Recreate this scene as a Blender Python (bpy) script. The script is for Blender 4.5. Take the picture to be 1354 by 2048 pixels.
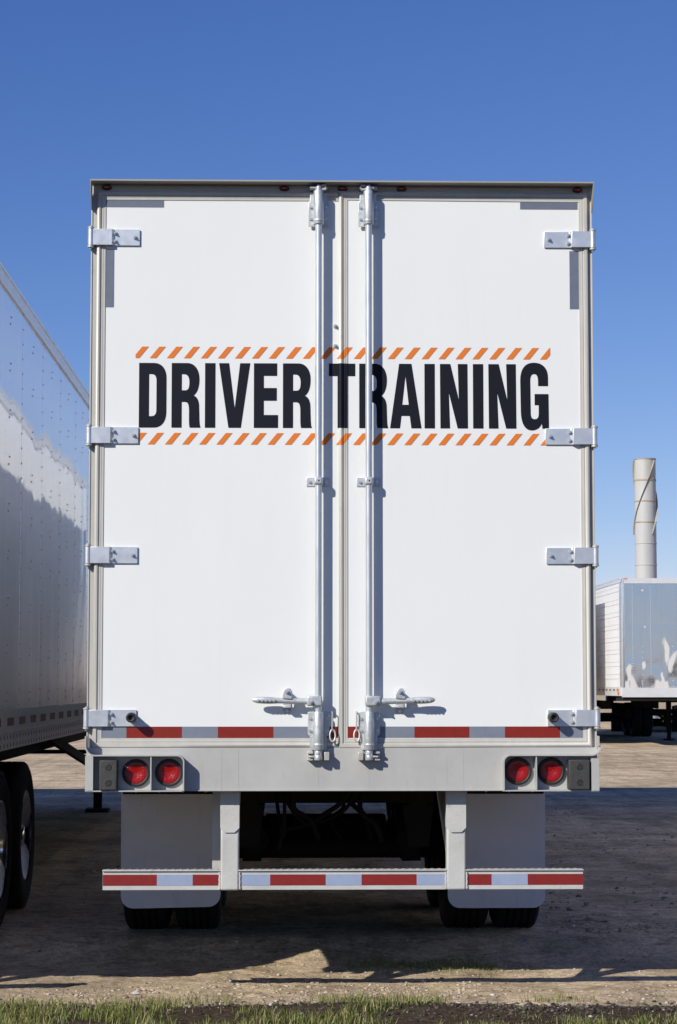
import bpy, bmesh, math, random
import numpy as np
from mathutils import Vector, Matrix, geometry, noise

random.seed(7)
RNG = np.random.default_rng(11)
R = math.radians
sc = bpy.context.scene
for o in list(bpy.data.objects):
    bpy.data.objects.remove(o)
COL = sc.collection

# ------------------------------------------------------------------ camera
cam_d = bpy.data.cameras.new('camera')
cam = bpy.data.objects.new('camera', cam_d)
COL.objects.link(cam)
cam_d.sensor_fit = 'VERTICAL'
cam_d.sensor_height = 36.0
cam_d.lens = 4300.0 / 2048.0 * 36.0
cam_d.clip_start = 0.1
cam_d.clip_end = 6000
cam.location = (-0.289, -11.0, 1.52)
cam.rotation_euler = (R(90 + 4.600), 0, R(-1.4))
sc.camera = cam

# ------------------------------------------------------------------ light
SUN = Vector((0.96, 1.0, -0.84)).normalized()          # direction the light travels
elev = math.asin(-SUN.z)
azim = math.atan2(-SUN.x, -SUN.y)                       # clockwise from +Y
world = bpy.data.worlds.new('World')
sc.world = world
world.use_nodes = True
wn = world.node_tree
wn.nodes.clear()
sky = wn.nodes.new('ShaderNodeTexSky')
sky.sky_type = 'NISHITA'
sky.sun_disc = False
sky.sun_elevation = elev
sky.sun_rotation = azim
sky.altitude = 0
sky.air_density = 0.8
sky.dust_density = 0.0
sky.ozone_density = 1.0
# film-like response of the whole sky: one curve per channel, the same in every direction
sp_ = wn.nodes.new('ShaderNodeSeparateColor')
cb_ = wn.nodes.new('ShaderNodeCombineColor')
wn.links.new(sky.outputs[0], sp_.inputs[0])
for ch, pw, gain in (('Red', 1.33, 0.375), ('Green', 1.12, 0.555), ('Blue', 0.84, 1.34)):
    p_ = wn.nodes.new('ShaderNodeMath'); p_.operation = 'POWER'; p_.inputs[1].default_value = pw
    q_ = wn.nodes.new('ShaderNodeMath'); q_.operation = 'MULTIPLY'; q_.inputs[1].default_value = gain
    wn.links.new(sp_.outputs[ch], p_.inputs[0]); wn.links.new(p_.outputs[0], q_.inputs[0]); wn.links.new(q_.outputs[0], cb_.inputs[ch])
bg = wn.nodes.new('ShaderNodeBackground')
bg.inputs['Strength'].default_value = 0.10
wo = wn.nodes.new('ShaderNodeOutputWorld')
wn.links.new(cb_.outputs[0], bg.inputs[0])
wn.links.new(bg.outputs[0], wo.inputs[0])

sun_d = bpy.data.lights.new('sun', 'SUN')
sun_d.energy = 4.6
sun_d.angle = R(0.5)
sun_d.color = (1.0, 0.965, 0.875)
sun = bpy.data.objects.new('sun', sun_d)
COL.objects.link(sun)
sun.rotation_euler = SUN.to_track_quat('-Z', 'Y').to_euler()
sun.location = (-12, -24, 20)

sc.view_settings.view_transform = 'Standard'
sc.view_settings.look = 'None'
sc.view_settings.exposure = 0.0
sc.view_settings.gamma = 1.0
sc.view_settings.use_curve_mapping = False
sc.render.engine = 'CYCLES'
sc.cycles.max_bounces = 8
sc.cycles.caustics_reflective = True
sc.cycles.use_denoising = True

# ------------------------------------------------------------------ materials
def mat(name, col=(0.5, 0.5, 0.5), rough=0.5, metal=0.0, coat=0.0, spec=0.5,
        var=0.0, vscale=3.0, vstretch=(1, 1, 1), bump=0.0, bscale=40.0, bstretch=(1, 1, 1),
        rvar=0.0, tint=None, tint_amt=0.0, tint_scale=2.0, tint_stretch=(1, 1, 1), tint_lo=0.55, tint_hi=0.75, bdist=0.01):
    m = bpy.data.materials.new(name)
    m.use_nodes = True
    nt = m.node_tree
    b = nt.nodes['Principled BSDF']
    b.inputs['Base Color'].default_value = (*col, 1)
    b.inputs['Roughness'].default_value = rough
    b.inputs['Metallic'].default_value = metal
    b.inputs['Coat Weight'].default_value = coat
    b.inputs['Coat Roughness'].default_value = 0.05
    b.inputs['Specular IOR Level'].default_value = spec
    N, L = nt.nodes.new, nt.links.new
    tc = N('ShaderNodeTexCoord')
    def ns(scale, stretch, detail=5, rough_=0.6):
        mp = N('ShaderNodeMapping')
        mp.inputs['Scale'].default_value = stretch
        L(tc.outputs['Object'], mp.inputs['Vector'])
        n = N('ShaderNodeTexNoise')
        n.inputs['Scale'].default_value = scale
        n.inputs['Detail'].default_value = detail
        n.inputs['Roughness'].default_value = rough_
        L(mp.outputs[0], n.inputs['Vector'])
        return n.outputs[0]
    colout = None
    if var > 0:
        n = ns(vscale, vstretch)
        r = N('ShaderNodeMapRange')
        r.inputs['From Min'].default_value = 0.3
        r.inputs['From Max'].default_value = 0.7
        r.inputs['To Min'].default_value = 1 - var
        r.inputs['To Max'].default_value = 1 + var * 0.4
        L(n, r.inputs['Value'])
        mx = N('ShaderNodeMix')
        mx.data_type = 'RGBA'
        mx.blend_type = 'MULTIPLY'
        mx.inputs['Factor'].default_value = 1
        mx.inputs['A'].default_value = (*col, 1)
        L(r.outputs[0], mx.inputs['B'])
        colout = mx.outputs['Result']
    if tint is not None:
        n = ns(tint_scale, tint_stretch, 7, 0.65)
        r = N('ShaderNodeMapRange')
        r.inputs['From Min'].default_value = tint_lo
        r.inputs['From Max'].default_value = tint_hi
        r.inputs['To Max'].default_value = tint_amt
        L(n, r.inputs['Value'])
        mx = N('ShaderNodeMix')
        mx.data_type = 'RGBA'
        mx.inputs['A'].default_value = (*col, 1)
        if colout:
            L(colout, mx.inputs['A'])
        mx.inputs['B'].default_value = (*tint, 1)
        L(r.outputs[0], mx.inputs['Factor'])
        colout = mx.outputs['Result']
    if colout:
        L(colout, b.inputs['Base Color'])
    if rvar > 0:
        n = ns(vscale * 1.7, vstretch)
        r = N('ShaderNodeMapRange')
        r.inputs['From Min'].default_value = 0.3
        r.inputs['From Max'].default_value = 0.7
        r.inputs['To Min'].default_value = max(0.02, rough - rvar)
        r.inputs['To Max'].default_value = rough + rvar
        L(n, r.inputs['Value'])
        L(r.outputs[0], b.inputs['Roughness'])
    if bump > 0:
        n = ns(bscale, bstretch, 4)
        bp = N('ShaderNodeBump')
        bp.inputs['Strength'].default_value = bump
        bp.inputs['Distance'].default_value = bdist
        L(n, bp.inputs['Height'])
        L(bp.outputs[0], b.inputs['Normal'])
    return m

M = {}
M['door'] = mat('door_white', (0.81, 0.815, 0.80), 0.42, var=0.025, vscale=1.3, vstretch=(1, 1, 0.5),
                tint=(0.55, 0.52, 0.46), tint_amt=0.10, tint_scale=3.0, tint_stretch=(3, 1, 0.35), tint_lo=0.55, tint_hi=0.85)
M['frame'] = mat('frame_paint', (0.50, 0.485, 0.445), 0.45, var=0.10, vscale=5, vstretch=(2, 2, 0.6),
                 tint=(0.25, 0.21, 0.16), tint_amt=0.35, tint_scale=9, tint_lo=0.6, tint_hi=0.8)
M['sill'] = mat('sill_paint', (0.475, 0.465, 0.445), 0.42, var=0.12, vscale=4, vstretch=(1, 1, 1),
                tint=(0.30, 0.24, 0.17), tint_amt=0.30, tint_scale=7, tint_stretch=(2.5, 1, 0.5), tint_lo=0.58, tint_hi=0.8)
M['guard'] = mat('guard_paint', (0.55, 0.54, 0.515), 0.45, var=0.14, vscale=6,
                 tint=(0.28, 0.20, 0.13), tint_amt=0.5, tint_scale=14, tint_lo=0.6, tint_hi=0.78, bump=0.15, bscale=60)
M['header'] = mat('header_metal', (0.58, 0.57, 0.55), 0.5, var=0.1)
M['visor'] = mat('visor_metal', (0.36, 0.34, 0.30), 0.5, var=0.12)
M['gasket'] = mat('gasket', (0.56, 0.535, 0.485), 0.4, var=0.08, vscale=6, vstretch=(3, 3, 0.8),
                  tint=(0.27, 0.24, 0.20), tint_amt=0.4, tint_scale=11, tint_lo=0.6, tint_hi=0.8)
M['galv'] = mat('galvanised_steel', (0.62, 0.64, 0.65), 0.48, metal=0.55, var=0.22, vscale=28, rvar=0.12, bump=0.2, bscale=90, bdist=0.002)
M['rod'] = mat('galvanised_rod', (0.70, 0.72, 0.73), 0.38, metal=0.65, var=0.12, vscale=18, vstretch=(1, 1, 0.25), rvar=0.08)
M['hinge'] = mat('hinge_metal', (0.70, 0.72, 0.75), 0.42, metal=0.65, var=0.10, vscale=14, rvar=0.08)
M['castw'] = mat('cast_keeper', (0.55, 0.53, 0.48), 0.5, metal=0.3, var=0.2, vscale=30)
M['bolt'] = mat('bolt_steel', (0.66, 0.66, 0.64), 0.35, metal=0.7, var=0.15, vscale=60)
M['letter'] = mat('letter_vinyl', (0.007, 0.009, 0.016), 0.6, spec=0.2)
M['orange'] = mat('orange_vinyl', (0.74, 0.195, 0.028), 0.45, spec=0.3)
M['tape_red'] = mat('red_reflective_tape', (0.235, 0.018, 0.009), 0.38, var=0.12, vscale=25, bump=0.1, bscale=300, bdist=0.001)
M['tape_grey'] = mat('grey_reflective_tape', (0.215, 0.24, 0.295), 0.4, metal=0.1, var=0.08, vscale=25, bump=0.1, bscale=300, bdist=0.001)
M['tape_patch'] = mat('retro_patch', (0.165, 0.185, 0.235), 0.4, metal=0.1, var=0.1, vscale=20)
M['tape_white'] = mat('white_reflective_tape', (0.31, 0.37, 0.52), 0.38, var=0.08, vscale=25)
M['redbar'] = mat('red_bar_tape', (0.235, 0.020, 0.018), 0.38, var=0.10, vscale=20)
M['tape_old'] = mat('faded_side_tape', (0.20, 0.105, 0.085), 0.45, var=0.35, vscale=7)
M['rubber'] = mat('black_rubber', (0.022, 0.022, 0.022), 0.6, bump=0.2, bscale=80)
M['dock'] = mat('dock_rubber', (0.05, 0.049, 0.046), 0.7, var=0.2, vscale=20, bump=0.25, bscale=50)
M['tyre'] = mat('tyre_rubber', (0.013, 0.0125, 0.012), 0.85, spec=0.25, tint=(0.05, 0.042, 0.033), tint_amt=0.35, tint_scale=6, bump=0.3, bscale=60)
M['chrome'] = mat('polished_rim', (0.82, 0.82, 0.83), 0.13, metal=1.0, var=0.08, vscale=8)
M['black'] = mat('chassis_black', (0.010, 0.0095, 0.009), 0.8, spec=0.2, var=0.3, vscale=8, tint=(0.03, 0.025, 0.02), tint_amt=0.35, tint_scale=5)
M['flap'] = mat('mud_flap', (0.59, 0.60, 0.65), 0.6, var=0.06, vscale=3, tint=(0.36, 0.34, 0.31), tint_amt=0.3, tint_scale=6, tint_stretch=(3, 1, 0.6))
M['side_white'] = mat('side_white', (0.88, 0.88, 0.87), 0.35, var=0.05, vscale=2)
M['plank'] = mat('white_plank', (0.84, 0.83, 0.82), 0.4, var=0.04, vscale=3)
M['rail'] = mat('rail_aluminium', (0.72, 0.725, 0.73), 0.42, metal=0.25, var=0.10, vscale=6, rvar=0.1,
                tint=(0.42, 0.40, 0.37), tint_amt=0.3, tint_scale=6)
M['rivet'] = mat('rivet_metal', (0.10, 0.10, 0.105), 0.5, metal=0.4)
M['amber'] = mat('amber_lens', (0.75, 0.17, 0.02), 0.25, coat=0.6)
M['markerred'] = mat('marker_red', (0.30, 0.012, 0.02), 0.2, coat=0.8)
M['paper'] = mat('paper', (0.75, 0.74, 0.72), 0.7)
M['hose'] = mat('hose', (0.007, 0.007, 0.007), 0.7, spec=0.15)

def polished(name, base, rough, wave, wavescale, dirt, haze=0.0, zlow=None, painted_refl=False):
    """polished sheet metal: rolled waviness, dust and run-off streaks"""
    m = bpy.data.materials.new(name)
    m.use_nodes = True
    nt = m.node_tree
    N, L = nt.nodes.new, nt.links.new
    b = nt.nodes['Principled BSDF']
    b.inputs['Metallic'].default_value = 1.0
    tc = N('ShaderNodeTexCoord')
    sep = N('ShaderNodeSeparateXYZ')
    L(tc.outputs['Object'], sep.inputs[0])
    mp = N('ShaderNodeMapping')
    mp.inputs['Scale'].default_value = (2.6, 2.6, 0.30)
    L(tc.outputs['Object'], mp.inputs['Vector'])
    st = N('ShaderNodeTexNoise')
    st.inputs['Scale'].default_value = 2.2
    st.inputs['Detail'].default_value = 8
    st.inputs['Roughness'].default_value = 0.7
    L(mp.outputs[0], st.inputs['Vector'])
    # road film: thick along the bottom, thin higher up, as deposited by spray
    gr = N('ShaderNodeMapRange')
    gr.inputs['From Min'].default_value = 1.30
    gr.inputs['From Max'].default_value = 2.5 if zlow is None else zlow
    gr.inputs['To Min'].default_value = 0.42
    gr.inputs['To Max'].default_value = 0.0
    L(sep.outputs['Z'], gr.inputs['Value'])
    ad = N('ShaderNodeMath'); ad.operation = 'ADD'
    L(st.outputs[0], ad.inputs[0]); L(gr.outputs[0], ad.inputs[1])
    rr = N('ShaderNodeMapRange')
    rr.inputs['From Min'].default_value = 0.52
    rr.inputs['From Max'].default_value = 1.0
    rr.inputs['To Max'].default_value = dirt
    L(ad.outputs[0], rr.inputs['Value'])
    mx = N('ShaderNodeMix'); mx.data_type = 'RGBA'
    mx.inputs['A'].default_value = (*base, 1)
    mx.inputs['B'].default_value = (0.64, 0.62, 0.60, 1)
    L(rr.outputs[0], mx.inputs['Factor'])
    L(mx.outputs['Result'], b.inputs['Base Color'])
    ro = N('ShaderNodeMapRange')
    ro.inputs['To Min'].default_value = rough
    ro.inputs['To Max'].default_value = 0.55
    L(rr.outputs[0], ro.inputs['Value'])
    L(ro.outputs[0], b.inputs['Roughness'])
    me = N('ShaderNodeMath'); me.operation = 'MULTIPLY_ADD'
    me.inputs[1].default_value = -0.75
    me.inputs[2].default_value = 1.0
    L(rr.outputs[0], me.inputs[0]); L(me.outputs[0], b.inputs['Metallic'])
    w = N('ShaderNodeTexNoise')
    w.inputs['Scale'].default_value = wavescale
    w.inputs['Detail'].default_value = 1.2
    mp2 = N('ShaderNodeMapping')
    mp2.inputs['Scale'].default_value = (1.0, 1.0, 0.55)
    L(tc.outputs['Object'], mp2.inputs['Vector'])
    L(mp2.outputs[0], w.inputs['Vector'])
    bp = N('ShaderNodeBump')
    bp.inputs['Strength'].default_value = 1.0
    bp.inputs['Distance'].default_value = wave
    if zlow is not None:      # the lower part of this sheet is knocked about most
        dm = N('ShaderNodeMapRange')
        dm.inputs['From Min'].default_value = 1.5; dm.inputs['From Max'].default_value = 3.0
        dm.inputs['To Min'].default_value = 1.0; dm.inputs['To Max'].default_value = 0.14
        L(sep.outputs['Z'], dm.inputs['Value'])
        mu = N('ShaderNodeMath'); mu.operation = 'MULTIPLY'
        L(w.outputs[0], mu.inputs[0]); L(dm.outputs[0], mu.inputs[1])
        L(mu.outputs[0], bp.inputs['Height'])
    else:
        L(w.outputs[0], bp.inputs['Height'])
    L(bp.outputs[0], b.inputs['Normal'])
    if haze > 0:              # brushed haze over the mirror finish
        h = N('ShaderNodeBsdfPrincipled')
        h.inputs['Base Color'].default_value = (0.86, 0.86, 0.87, 1)
        h.inputs['Metallic'].default_value = 0.12
        h.inputs['Roughness'].default_value = 0.48
        ms = N('ShaderNodeMixShader'); ms.inputs[0].default_value = haze
        out = nt.nodes['Material Output']
        L(b.outputs[0], ms.inputs[1]); L(h.outputs[0], ms.inputs[2]); L(ms.outputs[0], out.inputs[0])
    if painted_refl:                  # pale patches imitating bright reflections, painted low on the sheet
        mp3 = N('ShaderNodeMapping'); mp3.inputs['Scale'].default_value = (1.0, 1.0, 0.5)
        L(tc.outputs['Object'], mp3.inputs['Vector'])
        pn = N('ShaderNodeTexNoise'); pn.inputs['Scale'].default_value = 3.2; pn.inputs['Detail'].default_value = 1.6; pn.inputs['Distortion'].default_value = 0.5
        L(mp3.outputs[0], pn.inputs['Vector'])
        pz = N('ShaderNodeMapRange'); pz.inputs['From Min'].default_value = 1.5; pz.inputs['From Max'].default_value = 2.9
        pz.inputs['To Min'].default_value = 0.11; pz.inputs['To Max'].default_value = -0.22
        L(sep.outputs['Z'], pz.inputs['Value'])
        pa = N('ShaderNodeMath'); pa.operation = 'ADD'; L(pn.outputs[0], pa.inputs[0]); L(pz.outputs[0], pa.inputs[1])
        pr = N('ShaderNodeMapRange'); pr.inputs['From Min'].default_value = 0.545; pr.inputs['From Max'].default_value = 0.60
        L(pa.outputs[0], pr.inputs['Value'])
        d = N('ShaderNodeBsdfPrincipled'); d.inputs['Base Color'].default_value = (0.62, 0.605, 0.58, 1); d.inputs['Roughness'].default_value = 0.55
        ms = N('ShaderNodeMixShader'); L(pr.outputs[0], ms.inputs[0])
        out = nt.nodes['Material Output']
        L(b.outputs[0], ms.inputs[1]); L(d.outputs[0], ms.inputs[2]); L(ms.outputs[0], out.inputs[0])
    return m

M['alu'] = polished('polished_aluminium', (0.90, 0.905, 0.915), 0.03, 0.0035, 1.3, 0.36, haze=0.36)
M['nose'] = polished('dented_polished_sheet', (0.62, 0.655, 0.685), 0.10, 0.018, 2.4, 0.40, zlow=1.6, painted_refl=True)

def lens_mat():
    m = mat('tail_lens', (0.30, 0.003, 0.004), 0.3, coat=0.15)
    nt = m.node_tree
    b = nt.nodes['Principled BSDF']
    tc = nt.nodes.new('ShaderNodeTexCoord')
    mp = nt.nodes.new('ShaderNodeMapping')
    mp.inputs['Scale'].default_value = (130, 130, 130)
    v = nt.nodes.new('ShaderNodeTexVoronoi')
    v.inputs['Scale'].default_value = 1.0
    bp = nt.nodes.new('ShaderNodeBump')
    bp.inputs['Strength'].default_value = 0.5
    bp.inputs['Distance'].default_value = 0.003
    nt.links.new(tc.outputs['Object'], mp.inputs[0])
    nt.links.new(mp.outputs[0], v.inputs['Vector'])
    nt.links.new(v.outputs['Distance'], bp.inputs['Height'])
    nt.links.new(bp.outputs[0], b.inputs['Normal'])
    return m
M['lens'] = lens_mat()

# ------------------------------------------------------------------ mesh helpers
class MB:
    def __init__(s):
        s.bm = bmesh.new()
    def box(s, x0, x1, y0, y1, z0, z1):
        m = Matrix.Translation(((x0 + x1) / 2, (y0 + y1) / 2, (z0 + z1) / 2)) @ Matrix.Diagonal((abs(x1 - x0), abs(y1 - y0), abs(z1 - z0), 1))
        bmesh.ops.create_cube(s.bm, size=1.0, matrix=m)
        return s
    def obox(s, p0, p1, w, h, up=(0, 0, 1)):
        """bar from p0 to p1 with section w x h"""
        p0, p1 = Vector(p0), Vector(p1)
        d = (p1 - p0)
        ln = d.length
        d.normalize()
        u = Vector(up)
        if abs(d.dot(u)) > 0.98:
            u = Vector((1, 0, 0))
        a = d.cross(u).normalized()
        u = a.cross(d)
        rot = Matrix((a, d, u)).transposed().to_4x4()
        m = Matrix.Translation((p0 + p1) / 2) @ rot @ Matrix.Diagonal((w, ln, h, 1))
        bmesh.ops.create_cube(s.bm, size=1.0, matrix=m)
        return s
    def cyl(s, c0, c1, r0, r1=None, n=16, caps=True):
        c0, c1 = Vector(c0), Vector(c1)
        d = c1 - c0
        q = d.to_track_quat('Z', 'Y').to_matrix().to_4x4()
        m = Matrix.Translation((c0 + c1) / 2) @ q
        bmesh.ops.create_cone(s.bm, cap_ends=caps, segments=n, radius1=r0, radius2=r0 if r1 is None else r1, depth=d.length, matrix=m)
        return s
    def tube(s, pts, r, n=8, closed=False):
        pts = [Vector(p) for p in pts]
        rings = []
        k = len(pts)
        for i, p in enumerate(pts):
            if closed:
                d = pts[(i + 1) % k] - pts[i - 1]
            else:
                d = pts[min(i + 1, k - 1)] - pts[max(i - 1, 0)]
            d.normalize()
            ref = Vector((0, 1, 0)) if abs(d.y) < 0.9 else Vector((1, 0, 0))
            a = d.cross(ref).normalized()
            b = d.cross(a)
            rr = r[i] if isinstance(r, (list, tuple)) else r
            rings.append([s.bm.verts.new(p + a * rr * math.cos(2 * math.pi * j / n) + b * rr * math.sin(2 * math.pi * j / n)) for j in range(n)])
        for i in range(k if closed else k - 1):
            A, B = rings[i], rings[(i + 1) % k]
            for j in range(n):
                s.bm.faces.new((A[j], A[(j + 1) % n], B[(j + 1) % n], B[j]))
        if not closed:
            s.bm.faces.new(rings[0][::-1]); s.bm.faces.new(rings[-1])
        return s
    def lathe(s, prof, c=(0, 0, 0), axis='x', n=40):
        """prof: list of (radius, along)"""
        rings = []
        for (r, a) in prof:
            ring = []
            for j in range(n):
                t = 2 * math.pi * j / n
                if axis == 'x':
                    p = (c[0] + a, c[1] + r * math.cos(t), c[2] + r * math.sin(t))
                elif axis == 'y':
                    p = (c[0] + r * math.cos(t), c[1] + a, c[2] + r * math.sin(t))
                else:
                    p = (c[0] + r * math.cos(t), c[1] + r * math.sin(t), c[2] + a)
                ring.append(s.bm.verts.new(p))
            rings.append(ring)
        for A, B in zip(rings, rings[1:]):
            for j in range(n):
                s.bm.faces.new((A[j], A[(j + 1) % n], B[(j + 1) % n], B[j]))
        return s
    def poly_prism(s, pts2, y0, y1):
        """pts2 in (x, z), extruded along y"""
        f = [s.bm.verts.new((x, y0, z)) for x, z in pts2]
        b = [s.bm.verts.new((x, y1, z)) for x, z in pts2]
        n = len(f)
        s.bm.faces.new(f); s.bm.faces.new(b[::-1])
        for i in range(n):
            s.bm.faces.new((f[i], b[i], b[(i + 1) % n], f[(i + 1) % n]))
        return s
    def prism_x(s, pts2, x0, x1):
        """pts2 in (y, z), extruded along x"""
        f = [s.bm.verts.new((x0, y, z)) for y, z in pts2]
        b = [s.bm.verts.new((x1, y, z)) for y, z in pts2]
        n = len(f)
        s.bm.faces.new(f); s.bm.faces.new(b[::-1])
        for i in range(n):
            s.bm.faces.new((f[i], b[i], b[(i + 1) % n], f[(i + 1) % n]))
        return s
    def strip(s, pts2, th, y0, y1):
        """thin plate following a 2-D path (x, z) of thickness th, from y0 to y1"""
        n = len(pts2)
        P = [Vector((p[0], p[1])) for p in pts2]
        L_, R_ = [], []
        for i, p in enumerate(P):
            d = (P[min(i + 1, n - 1)] - P[max(i - 1, 0)]).normalized()
            nn = Vector((-d.y, d.x))
            L_.append(p + nn * th / 2); R_.append(p - nn * th / 2)
        loop = L_ + R_[::-1]
        f = [s.bm.verts.new((q.x, y0, q.y)) for q in loop]
        b = [s.bm.verts.new((q.x, y1, q.y)) for q in loop]
        m = len(loop)
        for i in range(m):
            s.bm.faces.new((f[i], b[i], b[(i + 1) % m], f[(i + 1) % m]))
        for i in range(n - 1):
            j = m - 1 - i
            s.bm.faces.new((f[i], f[i + 1], f[j - 1], f[j]))
            s.bm.faces.new((b[i + 1], b[i], b[j], b[j - 1]))
        return s
    def mesh(s, name, m, bevel=0.0, seg=2, smooth=True, angle=35):
        bm = s.bm
        bmesh.ops.recalc_face_normals(bm, faces=bm.faces)
        if bevel > 0:
            ed = [e for e in bm.edges if len(e.link_faces) == 2 and e.calc_face_angle(0) > R(30)]
            lay = bm.faces.layers.int.new('curved')
            for f in bm.faces:
                f[lay] = int(any(len(e.link_faces) == 2 and R(0.5) < e.calc_face_angle(0) < R(30) for e in f.edges))
            res = bmesh.ops.bevel(bm, geom=ed, offset=bevel, segments=seg, affect='EDGES', profile=0.5, clamp_overlap=True)
            new = set(res['faces'])
            for f in bm.faces:
                f.smooth = (f in new) or f[lay] == 1
        if smooth:
            if not bevel:
                for f in bm.faces:
                    f.smooth = True
            for e in bm.edges:
                if len(e.link_faces) != 2 or e.calc_face_angle(0) > R(angle):
                    e.smooth = False
        me = bpy.data.meshes.new(name)
        bm.to_mesh(me)
        bm.free()
        me.materials.append(M[m] if isinstance(m, str) else m)
        return me

def link(name, me, parent=None, loc=None, rot=None):
    o = bpy.data.objects.new(name, me)
    COL.objects.link(o)
    if parent:
        o.parent = parent
    if loc:
        o.location = loc
    if rot:
        o.rotation_euler = rot
    return o
def part(name, mb, m, parent=None, bevel=0.0, seg=2, smooth=True, loc=None):
    return link(name, mb.mesh(name, m, bevel, seg, smooth), parent, loc)
def thing(name, label, cat, loc=(0, 0, 0), rz=0.0, group=None):
    o = bpy.data.objects.new(name, None)
    o.empty_display_size = 0.5
    COL.objects.link(o)
    o.location = loc
    o.rotation_euler = (0, 0, rz)
    o['label'] = label
    o['category'] = cat
    if group:
        o['group'] = group
    return o
KIDS = {}
def copy_tree(o, parent=None):
    c = o.copy()
    COL.objects.link(c)
    c.parent = parent
    for ch in [q for q in bpy.data.objects if q.parent == o]:
        copy_tree(ch, c)
    return c

def arc(cx, cz, r, a0, a1, n=6):
    return [(cx + r * math.cos(R(a0 + (a1 - a0) * i / n)), cz + r * math.sin(R(a0 + (a1 - a0) * i / n))) for i in range(n + 1)]

def grid_mesh(name, V, F, m):
    me = bpy.data.meshes.new(name)
    V = np.asarray(V, dtype=np.float32); F = np.asarray(F, dtype=np.int32)
    k = F.shape[1]
    me.vertices.add(len(V)); me.vertices.foreach_set('co', V.ravel())
    me.loops.add(F.size); me.loops.foreach_set('vertex_index', F.ravel())
    me.polygons.add(len(F))
    me.polygons.foreach_set('loop_start', np.arange(0, F.size, k, dtype=np.int32))
    me.polygons.foreach_set('loop_total', np.full(len(F), k, dtype=np.int32))
    me.update(calc_edges=True)
    me.validate()
    me.materials.append(m)
    return me

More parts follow.
